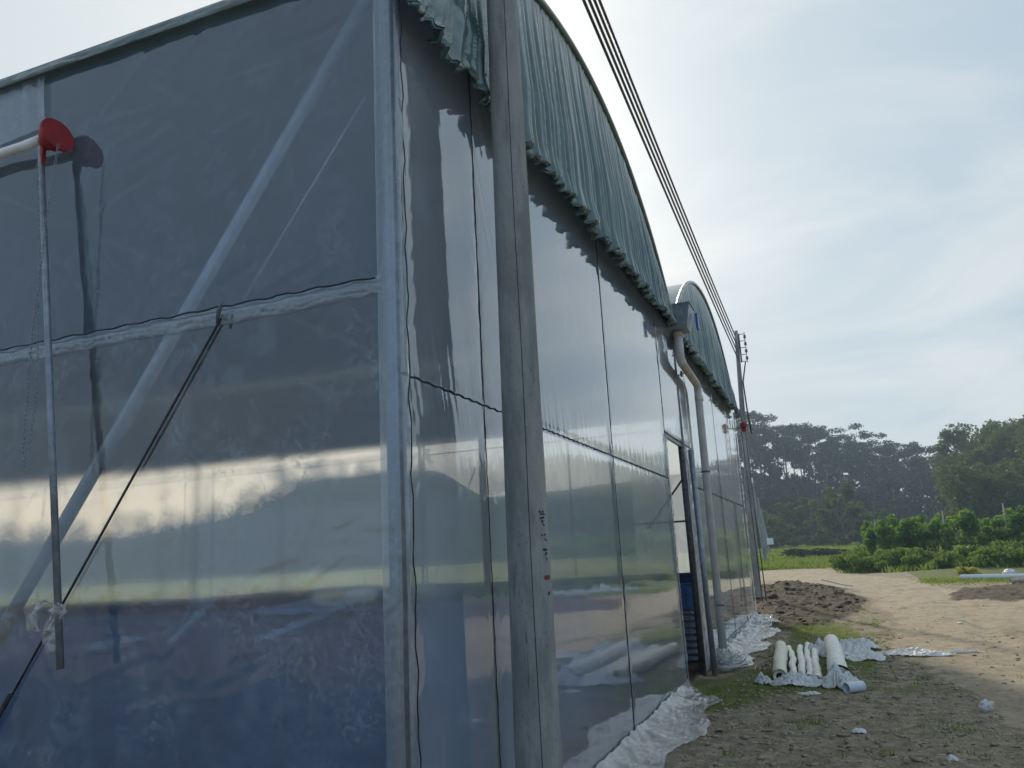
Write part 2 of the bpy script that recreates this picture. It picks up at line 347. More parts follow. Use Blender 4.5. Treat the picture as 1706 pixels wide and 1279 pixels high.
# ------------------------------------------------------------ ground and road
ROAD = [(.2, 50), (-1.0, 54), (-5, 54.5), (-9, 53), (-14, 52), (-14, 47), (-5, 43.5), (-3.54, 41.7), (-1.23, 36.1), (.45, 29.3), (.89, 23.4), (.9, 17.6), (.75, 14.6), (.8, 12.8), (1.0, 11.4), (1.2, 10), (1.35, 8), (1.6, 4), (2, -10), (12, -10), (9.6, 10), (8, 14), (6.3, 18), (4.3, 23), (3.4, 27.4), (2.6, 37), (.9, 43), (.4, 47)]
DARK = [(-3.2, 37), (-1.4, 36.2), (.1, 29), (.65, 24), (.45, 20.5), (-.1, 18.2), (-.7, 16.6), (-1.3, 16.2), (-2, 17.3), (-4, 20)]
DARK2 = [(2.5, 24), (7.5, 20.5), (16, 20), (18, 29), (5, 30.3), (3.6, 29)]
GR1 = [(-1.9, 8.5), (-1.2, 8.9), (-.6, 9.7), (.2, 10.2), (.45, 12.0), (.5, 14.5), (.2, 17), (-.2, 18), (-.9, 17.5), (-1.0, 15.5), (-1.0, 12), (-1.9, 11)]
def blur_mask(M, k):
    for _ in range(k):
        M = (M + np.roll(M, 1, 0) + np.roll(M, -1, 0) + np.roll(M, 1, 1) + np.roll(M, -1, 1)) / 5
    return M
ys = [-60., -40, -25, -12, -6, -2, 1, 2.5, 4]
while ys[-1] < 420: ys.append(ys[-1] + max(.035, .0042 * (ys[-1] - 2) * (1 if ys[-1] < 60 else 2.5)))
xs = list(np.arange(-2.4, 6.5, .045)); 
st = .05
while xs[-1] < 330: st *= 1.085; xs.append(xs[-1] + st)
st = .06; lo = [xs[0]]
while lo[-1] > -330: st *= 1.085; lo.append(lo[-1] - st)
xs = np.array(lo[:0:-1] + xs); ys = np.array(ys)
GY, GX = np.meshgrid(ys, xs, indexing='ij')
def terrain(x, y, fine=True):
    r = np.hypot(x, y)
    z = 1.15 * sstep(42, 135, y) + .05 * fbm(x * .25, y * .25, 3)
    z = z - .05 * sstep(5, 7, y) * 0
    m = np.exp(-(((x + 1.5) / 1.5) ** 2 + ((y - 27) / 5.0) ** 2))              # spoil heap along the verge
    z = z + .36 * m * (1 + .6 * fbm(x * 1.3, y * 1.3, 4))
    z = z + .30 * np.exp(-(((x + 5.2) / 2.6) ** 2 + ((y - 75) / 3) ** 2))
    z = z + .30 * sstep(0, 1, np.exp(-(((x - 9) / 6) ** 2 + ((y - 41) / 4) ** 2)))
    return z
Z = terrain(GX, GY)
def jit(x, y, s=1.0): return x + .42 * fbm(x * 1.7, y * .9 + 5, 4) * s, y + .7 * fbm(x * 1.1 + 40, y * .8, 4) * s
JX, JY = jit(GX, GY)
road_hard = inpoly(JX, JY, ROAD)
mr = blur_mask(road_hard.astype(float), 22); md = blur_mask((inpoly(JX, JY, DARK) | inpoly(JX, JY, DARK2)).astype(float), 16)
mg = blur_mask(inpoly(JX, JY, GR1).astype(float), 6) * .62
field = ((GY > 30 + 0 * GX) & ~inpoly(JX, JY, ROAD) & (GX > 3) & (GY > 33 - (GX - 3) * .3)) | ((GY > 49) & (GX > .2)) | (GY > 55)
field |= (GY > 21) & (GX < -3.6)
field |= ((GX > .7) & (GY > 43)) | (GX > 22)
mg = np.maximum(mg, blur_mask((field & ~road_hard).astype(float), 3))
mg = np.maximum(mg, .5 * sstep(.1, .35, fbm(GX * .8, GY * .5, 4)) * (GX > .3) * (GX < 2.5) * (GY > 10) * (GY < 20) * (mr < .5))
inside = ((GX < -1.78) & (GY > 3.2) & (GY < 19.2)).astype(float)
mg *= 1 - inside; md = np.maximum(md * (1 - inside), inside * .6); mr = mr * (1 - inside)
rough = (1 - .65 * mr) * (1 - .75 * mg)
near = sstep(3, 6, GY) * (1 - sstep(45, 80, GY)) * (GX > -1.9)
cl1 = np.abs(fbm(GX * 3.0, GY * 3.0, 5, .6)); cl2 = fbm(GX * 9, GY * 9, 4, .6)
Z = Z + near * (rough * (.036 * (cl1 - .15) + .018 * cl2) + md * (.12 * np.abs(fbm(GX * 2.2 + 9, GY * 2.2, 5, .6))))
trk = np.exp(-((GX - 1.9 - .06 * (GY - 10)) / .22) ** 2) + np.exp(-((GX - 3.5 - .03 * (GY - 10)) / .22) ** 2)
Z = Z - .035 * trk * near * mr
gi = np.arange(Z.size).reshape(Z.shape)
Q = np.stack([gi[:-1, :-1], gi[:-1, 1:], gi[1:, 1:], gi[1:, :-1]], -1).reshape(-1, 4)
P3 = np.stack([GX, GY, Z], -1).reshape(-1, 3)
ZONE = np.stack([mr, md, mg, np.ones_like(mr)], -1).reshape(-1, 4).astype(np.float32)
isroad = road_hard[:-1, :-1].reshape(-1)
def sub_mesh(name, mask, **kw):
    q = Q[mask]; used = np.unique(q); re = np.zeros(len(P3), int); re[used] = np.arange(len(used))
    o = fast_mesh(name, P3[used], re[q], 'earth', smooth=True, **kw)
    a = o.data.color_attributes.new('zone', 'FLOAT_COLOR', 'POINT'); a.data.foreach_set('color', ZONE[used].ravel()); return o
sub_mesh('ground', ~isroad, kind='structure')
sub_mesh('dirt_road', isroad, kind='structure')
def gz(x, y):
    i = int(np.clip(np.searchsorted(ys, y), 1, len(ys) - 1)); j = int(np.clip(np.searchsorted(xs, x), 1, len(xs) - 1))
    return float(Z[i, j] + Z[i - 1, j - 1]) / 2

# ------------------------------------------------------------ hills
def lut(pairs, v): p = np.array(pairs); return np.interp(v, p[:, 0], p[:, 1])
BACK = [(-75, .03), (-53, .047), (-46, .059), (-38.7, .082), (-35, .118), (-30, .126), (-20, .135), (-10, .148), (-4.5, .143), (-1, .124), (3, .104), (6.3, .081), (10, .06), (16, .05), (40, .05)]
RIGHT = [(5.4, .03), (6.0, .062), (7.2, .085), (8.6, .101), (11.8, .109), (15, .118), (25, .120), (33, .105), (45, .07), (60, .05)]
BH, RH = 12.5, 7.2
def h_back(phi, r):
    ridge = np.maximum(lut(BACK, phi) * 205 + 1.6 - BH, 1.0)
    ridge = ridge + 9.0 * sstep(-22, -27, phi)
    return 1.0 + ridge * sstep(150, 205, r) ** 1.0 - .5 - 6 * sstep(215, 300, r)
def h_right(phi, r):
    ridge = np.maximum(lut(RIGHT, phi) * 140 + 1.6 - RH, .5); ridge = ridge * sstep(4.5, 6.5, phi)
    return 1.0 + ridge * sstep(88, 140, r) - .5 - 6 * sstep(150, 185, r)
def hill_mesh(name, f, p0, p1, r0, r1, np_, nr):
    ph = np.linspace(p0, p1, np_); rr = np.linspace(r0, r1, nr); RR, PP = np.meshgrid(rr, ph, indexing='ij')
    z = f(PP, RR) + .8 * fbm(PP * .6, RR * .06, 4)
    V = np.stack([RR * np.sin(np.radians(PP)), RR * np.cos(np.radians(PP)), z], -1).reshape(-1, 3)
    g = np.arange(RR.size).reshape(RR.shape); q = np.stack([g[:-1, :-1], g[:-1, 1:], g[1:, 1:], g[1:, :-1]], -1).reshape(-1, 4)[:, ::-1]
    o = fast_mesh(name, V, q, 'hill floor', smooth=True, kind='structure'); return o
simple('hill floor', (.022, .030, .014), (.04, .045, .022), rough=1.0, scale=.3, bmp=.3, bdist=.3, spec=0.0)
hill_mesh('hill', h_back, -75, 42, 148, 300, 160, 30)
hill_mesh('hill', h_right, 4.2, 62, 86, 185, 100, 26)

# ------------------------------------------------------------ vegetation builders
def leaves(C, size, flat=0.0, aspect=1.6, nrm=None):
    n = len(C); C = np.asarray(C); s = np.asarray(size) if hasattr(size, '__len__') else np.full(n, size)
    s = s * RNG.uniform(.6, 1.35, n)
    d = RNG.normal(size=(n, 3)); d[:, 2] *= (1 - flat); d /= np.linalg.norm(d, axis=1)[:, None]
    e = RNG.normal(size=(n, 3)); e[:, 2] *= (1 - flat); e -= d * (e * d).sum(1)[:, None]; e /= np.linalg.norm(e, axis=1)[:, None]
    a = d * (s * .5 * aspect)[:, None]; b = e * (s * .5)[:, None]; k = np.cross(d, e) * (s * .12)[:, None]
    V = np.stack([C - a, C + b * .9 + k, C + a, C - b * .9 + k], 1).reshape(-1, 3)
    return V, np.arange(4 * n).reshape(n, 4)
def blob_pts(n, c, r, shell=.55):
    d = RNG.normal(size=(n, 3)); d /= np.linalg.norm(d, axis=1)[:, None]
    rad = (shell + (1 - shell) * RNG.random(n)) ** .6
    return np.asarray(c) + d * rad[:, None] * np.asarray(r)
def ridge_tree_proto(h, seed):
    rg = random.Random(seed); mb = MB(); top = h * .86
    bend = [(0, 0, 0), (rg.uniform(-.2, .2), rg.uniform(-.2, .2), h * .3), (rg.uniform(-.4, .4), 0, h * .6), (rg.uniform(-.5, .5), 0, top)]
    mb.tube(bend, [.2, .15, .11, .04], 6)
    P = []; S = []
    nl = rg.randint(10, 14)
    for i in range(nl):
        t_ = .42 + .56 * i / (nl - 1) ; z0 = h * (t_ - .12); a = rg.uniform(0, 6.28)
        reach = h * rg.uniform(.13, .30) * (1.15 - .55 * abs(t_ - .8))
        tip = Vector((math.cos(a) * reach, math.sin(a) * reach, h * t_ + h * rg.uniform(-.02, .04)))
        mb.tube([(0, 0, z0), Vector((tip.x * .5, tip.y * .5, z0 + (tip.z - z0) * .6)), tip], [.07, .05, .02], 4)
        rr = h * rg.uniform(.08, .14); n = int(170 * rr / (h * .12))
        P.append(blob_pts(n, (tip.x, tip.y, tip.z), (rr, rr, rr * .5), .1))
        if rg.random() < .7: P.append(blob_pts(60, (tip.x * .55, tip.y * .55, tip.z - h * .02), (rr * .7, rr * .7, rr * .2), .1))
    P.append(blob_pts(150, (0, 0, h * .97), (h * .16, h * .16, h * .04), .1))
    V, q = leaves(np.concatenate(P), .28, .1, 1.6)
    return mb, V, q
def broad_proto(h, seed, leaf=.42, spread=.27, n=1700, low=.25, clumps=22):
    rg = random.Random(seed); mb = MB(); mb.tube([(0, 0, 0), (rg.uniform(-.2, .2), rg.uniform(-.2, .2), h * .45), (0, 0, h * .85)], [h * .016, h * .011, h * .004], 6)
    P = []
    for i in range(clumps):
        t_ = low + (.97 - low) * (i + .5) / clumps
        wv = math.sin(math.pi * min(1, (t_ - low) / (1 - low) * .82 + .12)) ** .7
        a = rg.uniform(0, 6.28); rad = h * spread * wv * rg.uniform(.45, 1.0)
        c = (math.cos(a) * rad, math.sin(a) * rad, h * t_ + rg.uniform(-.03, .03) * h)
        mb.tube([(0, 0, h * t_ * .78), ((c[0] * .6), (c[1] * .6), c[2] - h * .04), c], [h * .005, h * .003, h * .001], 4)
        rr = h * rg.uniform(.07, .125)
        P.append(blob_pts(n // clumps, c, (rr, rr, rr * .85), .5))
    V, q = leaves(np.concatenate(P), leaf, .1, 1.5)
    return mb, V, q
def make_tree(proto_fn, mat, name='tree', bark='bark', **kw):
    mb, V, q = proto_fn
    root = empty(name); mb.build('trunk', bark, root); fast_mesh('crown', V, q, mat, root)
    return root
def place(src, first, x, y, z, s, rz, sz=None, **kw):
    o = src if first else copy_tree(src)
    o.location = (x, y, z); o.rotation_euler = (0, 0, rz); o.scale = (s, s, sz or s); return tag(o, **kw)
def polar(phi, r): return r * math.sin(R(phi)), r * math.cos(R(phi))

# back hill: tall trees with flat spreading tops
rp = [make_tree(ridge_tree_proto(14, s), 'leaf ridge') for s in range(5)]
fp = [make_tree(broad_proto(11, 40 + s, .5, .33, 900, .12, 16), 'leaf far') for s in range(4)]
used = set()
def put(kind, lst, x, y, z, s, **kw):
    k = random.randrange(len(lst)); key = (kind, k); f = key not in used; used.add(key)
    return place(lst[k], f, x, y, z, s, random.uniform(0, 6.28), s * random.uniform(.9, 1.12), **kw)
for rowr, step, hs in ((206, .72, 1.0), (194, .8, .92)):
    ph = -5.6
    while ph < 8.0:
        r = rowr + random.uniform(-4, 4); p = ph + random.uniform(-.3, .3)
        x, y = polar(p, r)
        put('r', rp, x, y, float(h_back(p, r)) - .3, hs * random.uniform(.84, 1.12), label='tall thin trunked tree with flat layered crown on the skyline of the far left hill', cat='tree', group='skyline trees of the far hill')
        ph += step * random.uniform(.7, 1.3)
for rowr in (184, 173, 163, 154):
    ph = -5.8
    while ph < 8.2:
        r = rowr + random.uniform(-4, 4); p = ph + random.uniform(-.4, .4); x, y = polar(p, r)
        put('f', fp, x, y, float(h_back(p, r)) - .8, random.uniform(.85, 1.15), label='dark bluish green tree in the shaded forest slope below the skyline trees', cat='tree', group='trees of the shaded far slope')
        ph += 1.35 * random.uniform(.8, 1.2)
# the part of the same hill seen hazily through the greenhouse
ph = -56.0
while ph < -26:
    for rr_ in (203, 180):
        p = ph + random.uniform(-.5, .5); r = rr_ + random.uniform(-5, 5); x, y = polar(p, r)
        put('f', fp, x, y, float(h_back(p, r)) - 1.0, random.uniform(.36, .56), label='hazy tree on the wooded slope seen through the plastic side wall', cat='tree', group='trees seen through the side wall')
    ph += 1.05
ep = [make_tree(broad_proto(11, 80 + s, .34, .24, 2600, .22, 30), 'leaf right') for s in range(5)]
for rowr, st_ in ((140, .9), (131, 1.0), (122, 1.1), (113, 1.2), (104, 1.35), (95, 1.5)):
    ph = 7.7
    while ph < 34:
        r = rowr + random.uniform(-3, 3); p = ph + random.uniform(-.4, .4); x, y = polar(p, r)
        vis = p < 15
        put('e', ep, x, y, float(h_right(p, r)) - .5, random.uniform(.55, .82), label='sunlit pointed green tree on the nearer wooded hill at right' if rowr > 120 else 'rounded yellow green tree low on the right wooded hill', cat='tree', group='upper trees of the right hill' if rowr > 120 else 'lower trees of the right hill')
        ph += st_ * random.uniform(.8, 1.2) * (1 if p < 14 else 2.2)
# dark rounded clumps of bamboo like bushes at the edge of the field
bp = [make_tree(broad_proto(5, 120 + s, .22, .42, 2200, .05, 22), 'leaf right', name='bush') for s in range(3)]
for i, (px_, r, s) in enumerate(((-4.1, 118, .8), (-2.6, 120, .95), (-1.0, 116, 1.0), (.9, 112, 1.15), (1.9, 116, .85), (3.1, 122, .7), (-3.4, 112, .6))):
    x, y = polar(px_, r); place(bp[i % 3], i < 3, x, y, gz(x, y) - .2, s * 1.35, i * 1.3, label='rounded feathery bush at the far edge of the field under the dark forest', cat='bush', group='bushes at the far edge of the field')
d = put('f', fp, 0, 0, -500, 1) if False else None

# ------------------------------------------------------------ field crops and weeds
def vine_proto(seed, h=2.3):
    rg = random.Random(seed); mb = MB()
    for k in range(2):
        x = rg.uniform(-.12, .12); mb.tube([(x, 0, 0), (x + rg.uniform(-.1, .1), .05, h * .5), (x, 0, h * .95)], [.025, .018, .012], 5)
    P = [blob_pts(150, (rg.uniform(-.5, .5), rg.uniform(-.3, .3), h * rg.uniform(.6, .95)), (.36, .32, h * .10), .2) for _k in range(4)] + [blob_pts(120, (0, 0, h * .80), (.42, .4, h * .18), .2), blob_pts(160, (rg.uniform(-.2, .2), 0, h * .55), (.3, .3, h * .22), .2)]
    for k in range(5):
        a = rg.uniform(-.6, .6); P.append(blob_pts(30, (a, rg.uniform(-.2, .2), h * rg.uniform(.25, .62)), (.12, .12, .3), .2))
    P.append(blob_pts(60, (rg.uniform(-.3, .3), 0, h * 1.0), (.25, .25, .18), .2))
    V, q = leaves(np.concatenate(P), .13, .1, 1.2); return mb, V, q
vp = []
for s in range(5):
    mb, V, q = vine_proto(s); r_ = empty('vine_plant'); mb.build('stem', 'bark', r_); fast_mesh('foliage', V, q, 'leaf vine', r_); vp.append(r_)
i = 0
for row, (yy, x0, x1, st_) in enumerate(((50, 2.1, 24, .72), (54.5, 2.7, 26, 1.0), (60, 2.4, 28, 1.4))):
    x = x0
    while x < x1:
        yv = yy - (x - 2) * .25 + random.uniform(-.4, .4)
        place(vp[i % 5], i < 5, x, yv, gz(x, yv), random.uniform(.86, 1.22), random.uniform(0, 6.28), label=('leafy climbing plant in the %s row of the trellised crop beside the road' % ('front', 'middle', 'back')[row]), cat='plant', group='trellised climbing plants')
        i += 1; x += st_ * random.uniform(.6, 1.4)
for k, (x, y, h) in enumerate(((2.35, 51, 2.7), (5.6, 48.8, 2.9), (8.4, 48.5, 3.1), (12.5, 47, 3.0))):
    tag(MB().tube([(x, y, gz(x, y) - .2), (x + .12, y, gz(x, y) + h)], .035, 6).build('trellis_stake', 'pale bark'), ('pale stake at the left end of the trellised crop', 'second pale stake rising out of the climbing plants', 'tall pale stake near the right end of the visible crop', 'pale stake farthest right in the crop')[k], 'stake', 'stakes of the trellis')
def bush_proto(seed, h=1.0):
    rg = random.Random(seed); mb = MB()
    for k in range(6):
        a = rg.uniform(0, 6.28); mb.tube([(0, 0, 0), (math.cos(a) * .3, math.sin(a) * .3, h * .5), (math.cos(a) * .55, math.sin(a) * .55, h * .85)], [.02, .014, .006], 4)
    P = [blob_pts(150, (rg.uniform(-.75, .75), rg.uniform(-.5, .5), h * rg.uniform(.2, .8)), (.4, .36, .24), .3) for k in range(9)]
    V, q = leaves(np.concatenate(P), .10, .1, 1.5); return mb, V, q
wp = []
for s in range(4):
    mb, V, q = bush_proto(60 + s); r_ = empty('weed_bush'); mb.build('stem', 'bark', r_); fast_mesh('foliage', V, q, 'leaf bush', r_); wp.append(r_)
i = 0
for row, (off, sc0) in enumerate(((0, .8), (2.2, .95), (4.6, 1.0))):
    x = .7 + row * .2
    while x < 21:
        y = 46.4 + off - (x - .7) * 1.18 if x < 8 else 37.8 + off - (x - 8) * .5
        y += random.uniform(-.5, .5)
        place(wp[i % 4], i < 4, x, y, gz(x, y) - .03, sc0 * random.uniform(.5, 1.3), random.uniform(0, 6.28), label='low leafy weed bush in the green verge between road and trellised crop', cat='bush', group='weed bushes on the verge')
        i += 1; x += random.uniform(.75, 1.25)
mb, V, q = bush_proto(90, .6); yb = empty('yellow_weed', (4.95, 37.6, gz(4.95, 37.6)), 'small yellow green weed standing in front of the dark verge bushes', 'plant')
mb.build('stem', 'bark', yb); fast_mesh('foliage', V * .42, q, 'leaf yellow', yb)
mb, V, q = bush_proto(91, .8); db = empty('dark_shrub', (-2.0, 74, gz(-2, 74) + .0), 'dark green low shrub heap where the dirt road bends left', 'bush')
mb.build('stem', 'bark', db); f_ = fast_mesh('foliage', V * np.array([3.0, 1.6, 1.0]), q, 'leaf dark', db)

def blades(X, Y, h, wd, mat, name, n_per=5, spread=.06, **kw):
    n = len(X) * n_per; x = np.repeat(X, n_per) + RNG.normal(0, spread, n); y = np.repeat(Y, n_per) + RNG.normal(0, spread, n)
    hh = np.repeat(h, n_per) * RNG.uniform(.5, 1.2, n); a = RNG.uniform(0, 6.28, n); ww = wd * RNG.uniform(.6, 1.3, n)
    zi = np.clip(np.searchsorted(ys, y), 1, len(ys) - 1); xi = np.clip(np.searchsorted(xs, x), 1, len(xs) - 1); z = Z[zi, xi] - .01
    dx, dy = np.cos(a) * ww, np.sin(a) * ww; lx, ly = RNG.normal(0, .35, n) * hh, RNG.normal(0, .35, n) * hh
    V = np.stack([np.stack([x - dx, y - dy, z], -1), np.stack([x + dx, y + dy, z], -1), np.stack([x + dx * .6 + lx * .5, y + dy * .6 + ly * .5, z + hh * .6], -1), np.stack([x + lx, y + ly, z + hh], -1)], 1).reshape(-1, 3)
    return fast_mesh(name, V, np.arange(4 * n).reshape(n, 4), mat, **kw)
n = 24000
gx_ = RNG.uniform(-9, 24, n); gy_ = 34 + 100 * RNG.random(n) ** 1.5
jx, jy = jit(gx_, gy_); keep = ~inpoly(jx, jy, ROAD) & (((gx_ > 2.4) & (gy_ > 43 - (gx_ - 2.4) * 1.0)) | (gy_ > 55) | ((gx_ > .5) & (gy_ > 45))) & (gy_ > 34.5)
gx_, gy_ = gx_[keep], gy_[keep]
blades(gx_, gy_, RNG.uniform(.18, .42, len(gx_)), .05, 'leaf grass', 'field_grass', 7, .22, label='tall bright green grass covering the field beyond the road', cat='grass', kind='stuff')
n = 9000
gx_ = RNG.uniform(-1.7, 1.6, n); gy_ = RNG.uniform(7.8, 20.5, n); jx, jy = jit(gx_, gy_)
dens = fbm(gx_ * 1.6, gy_ * 1.2, 4) + .35 * inpoly(jx, jy, GR1) - .55 * inpoly(jx, jy, ROAD)
keep = (dens > .26); gx_, gy_ = gx_[keep], gy_[keep]
blades(gx_, gy_, RNG.uniform(.02, .055, len(gx_)), .004, 'leaf grass', 'verge_grass', 9, .05, label='short sparse grass on the trodden earth beside the greenhouse', cat='grass', kind='stuff')
n = 900; gx_ = RNG.uniform(3, 9, n); gy_ = 33.5 + RNG.normal(0, .9, n) - (gx_ - 3) * .5
blades(gx_, gy_, RNG.uniform(.05, .14, n), .015, 'leaf grass', 'roadside_grass', 8, .14, label='low yellow green grass at the road edge around the white pipes', cat='grass', kind='stuff')
# clods
def clods(n, xr, yr, s0, s1, mat, name, cond=None, **kw):
    V0 = np.array([(1, 0, 0), (0, 1, 0), (-1, 0, 0), (0, -1, 0), (.1, .1, 1), (0, 0, -1), (.7, .7, .45), (-.7, .6, .5), (-.6, -.7, .4), (.7, -.6, .5)], float)
    F0 = np.array([(0, 6, 4), (6, 1, 4), (1, 7, 4), (7, 2, 4), (2, 8, 4), (8, 3, 4), (3, 9, 4), (9, 0, 4), (0, 5, 1), (1, 5, 2), (2, 5, 3), (3, 5, 0), (0, 1, 6), (1, 2, 7), (2, 3, 8), (3, 0, 9)])
    x = RNG.uniform(*xr, n); y = RNG.uniform(*yr, n)
    if cond is not None: k = cond(x, y); x, y = x[k], y[k]
    n = len(x); s = s0 + (s1 - s0) * RNG.random(n) ** 4
    zi = np.clip(np.searchsorted(ys, y), 1, len(ys) - 1); xi = np.clip(np.searchsorted(xs, x), 1, len(xs) - 1); z = Z[zi, xi]
    a = RNG.uniform(0, 6.28, n); c, sn = np.cos(a), np.sin(a)
    W = V0[None] * RNG.uniform(.6, 1.3, (n, 10, 1)) * np.stack([s * RNG.uniform(.7, 1.6, n), s, s * RNG.uniform(.35, .7, n)], -1)[:, None]
    Vx = W[..., 0] * c[:, None] - W[..., 1] * sn[:, None] + x[:, None]; Vy = W[..., 0] * sn[:, None] + W[..., 1] * c[:, None] + y[:, None]
    V = np.stack([Vx, Vy, W[..., 2] + z[:, None]], -1).reshape(-1, 3); f = (F0[None] + (np.arange(n) * 10)[:, None, None]).reshape(-1, 3)
    return fast_mesh(name, V, f, mat, smooth=True, **kw)
simple('clod', (.25, .205, .145), (.38, .32, .225), rough=.95, scale=12, bmp=.5)
simple('dark clod', (.085, .064, .045), (.145, .11, .078), rough=.95, scale=12, bmp=.5)
clods(15000, (-1.3, 4.5), (5.5, 16), .003, .036, 'clod', 'soil_crumbs', lambda x, y: RNG.random(len(x)) > .92 * inpoly(x, y, ROAD), label='loose brown soil crumbs and small clods on the foreground earth', cat='soil', kind='stuff')
clods(2600, (-3, .8), (17.5, 36), .012, .085, 'dark clod', 'soil_clods', lambda x, y: inpoly(x, y, DARK), label='dark dug over soil clods heaped along the far verge', cat='soil', kind='stuff')

n = 420; gx_ = RNG.uniform(-1.0, 4.5, n); gy_ = RNG.uniform(6, 22, n); jx, jy = jit(gx_, gy_); k_ = ~inpoly(jx, jy, ROAD) | (RNG.random(n) < .12)
blades(gx_[k_], gy_[k_], RNG.uniform(.02, .07, int(k_.sum())), .006, 'leaf grass', 'weed_sprigs', 7, .03, label='scattered small weed sprigs poking out of the foreground earth', cat='weeds', kind='stuff')
simple('straw', (.50, .43, .28), (.36, .30, .2), rough=.8, scale=9, bmp=0)
n = 900; x_ = RNG.uniform(-1.2, 4.5, n); y_ = RNG.uniform(5.8, 22, n); a_ = RNG.uniform(0, 6.28, n); l_ = RNG.uniform(.01, .05, n)
z_ = np.array([gz(p, q) for p, q in zip(x_, y_)]) + .008
V = np.stack([np.stack([x_ + np.cos(a_) * l_, y_ + np.sin(a_) * l_, z_], -1), np.stack([x_ + np.cos(a_) * l_, y_ + np.sin(a_) * l_ + .004, z_ + .004], -1), np.stack([x_ - np.cos(a_) * l_, y_ - np.sin(a_) * l_ + .004, z_ + .008], -1), np.stack([x_ - np.cos(a_) * l_, y_ - np.sin(a_) * l_, z_ + .002], -1)], 1).reshape(-1, 3)
fast_mesh('straw_bits', V, np.arange(4 * n).reshape(n, 4), 'straw', label='tiny bits of dry straw strewn over earth and road', cat='straw', kind='stuff')
# ------------------------------------------------------------ greenhouse
GX0, Y0, Y1, Y2, EAVE = -1.75, 3.2, 11.2, 19.2, 4.69
gh = empty('greenhouse', (GX0, Y0, 0), 'long plastic film greenhouse with two arched bays and pleated green gable curtains', 'greenhouse')
def gpart(mb, name, mat, smooth=True, parent=None, **kw):
    o = mb.build(name, mat, None, smooth, **kw); p = parent or gh
    o.parent = p
    w_ = Vector(p.location) if p is gh else Vector(gh.location)
    o.location = -w_ if p is gh else (0, 0, 0)
    return o
def arch(y):
    c = Y0 + 4 if y < Y1 else Y1 + 4
    return 6.3 - 5.8 + math.sqrt(max(33.64 - (y - c) ** 2, 0)) + .012
# gable film ------------------------------------------------
RAIL = 2.47; DOOR = (9.95, 11.42, 3.05); UPR = [3.24, 4.19, 7.18, 9.95]; UPR2 = [12.0, 15.2, 17.4, 19.17]
def gable_disp(Y, ZZ, rails, ups):
    d = .004 * fbm(Y * .35, ZZ * .30, 2)
    for zr, a, b in rails:
        w_ = ((Y > a) & (Y < b)); dz = np.abs(ZZ - zr)
        L = .14 + .22 * np.clip(fbm(Y * 5, Y * 0 + 3, 2) + .5, 0, 1)
        d = d + w_ * .0055 * fbm(Y * 24 + (ZZ - zr) * 5, ZZ * .3, 3, .7) * np.exp(-dz / L * 1.4)
        d = d - w_ * .006 * np.exp(-dz / .03)
    for yu in ups:
        dy = np.abs(Y - yu)
        if abs(yu - 4.19) < .01: d = d + .0035 * fbm(Y * 22 + ZZ * 9, ZZ * .25, 3, .7) * np.exp(-np.abs(Y - 4.3) / .22) * sstep(2.9, 4.0, ZZ)
        d = d + .0030 * fbm(ZZ * 20 - dy * 30, Y * 2, 3, .7) * np.exp(-dy / .09) - .004 * np.exp(-dy / .02)
    return d
def film_panel(name, y0, y1, z0, z1, rails, ups, mat='gable film', dy=.014, dz=.028, ztop=None, **kw):
    yy = np.linspace(y0, y1, max(3, int((y1 - y0) / dy))); zz_ = np.linspace(0, 1, int((z1 - z0) / dz))
    ZZ, YY = np.meshgrid(zz_, yy, indexing='ij'); ZT = np.full_like(YY, z1); Zv = z0 + (ZT - z0) * ZZ
    D = gable_disp(YY, Zv, rails, ups)
    V = np.stack([GX0 + D, YY, Zv], -1).reshape(-1, 3); g = np.arange(YY.size).reshape(YY.shape)
    q = np.stack([g[:-1, :-1], g[:-1, 1:], g[1:, 1:], g[1:, :-1]], -1).reshape(-1, 4)
    o = fast_mesh(name, V, q, mat, None, True, **kw); o.parent = gh; o.location = -Vector(gh.location); return o
film_panel('gable_film', Y0 + .04, 7.18, .02, EAVE, [(RAIL, 3, 12)], UPR[:3])
film_panel('gable_film', 7.185, 9.95, .02, EAVE, [(RAIL, 3, 12)], UPR[2:])
film_panel('gable_film', 9.955, 12.0, 3.05, EAVE, [(3.05, 9, 13)], [9.95, 12.0])
film_panel('gable_film', 12.005, Y2 - .02, .02, EAVE, [(2.5, 12, 20)], UPR2, 'gable film pale', dy=.025)
# bright band of extra film covering the gable's lower edge in the near bay
def strip_wiggle(p0, p1, off, rw, amp, step, seg=5):
    p0 = Vector(p0); p1 = Vector(p1); L = (p1 - p0).length; n_ = int(L / step); pts = []
    side = Vector(off).normalized()
    for i in range(n_ + 1):
        pts.append(p0.lerp(p1, i / n_) + side * amp * math.sin(i * math.pi / 2 + random.uniform(-.4, .4)))
    return pts
for (a, b, zr) in ((Y0 + .03, 9.95, RAIL), (9.95, 12.0, 3.05), (12.0, Y2 - .02, 2.5)):
    m_ = MB().box((GX0 - .028, a, zr - .014), (GX0 - .009, b, zr + .014)); ch = gpart(m_, 'lock_channel', 'aluminium', False)
    m_ = MB().tube(strip_wiggle((GX0 - .001, a, zr), (GX0 - .001, b, zr), (0, 0, 1), .003, .004, .03), .0055, 5, jitter=.35)
    o = m_.build('wiggle_wire', 'black rubber', ch)
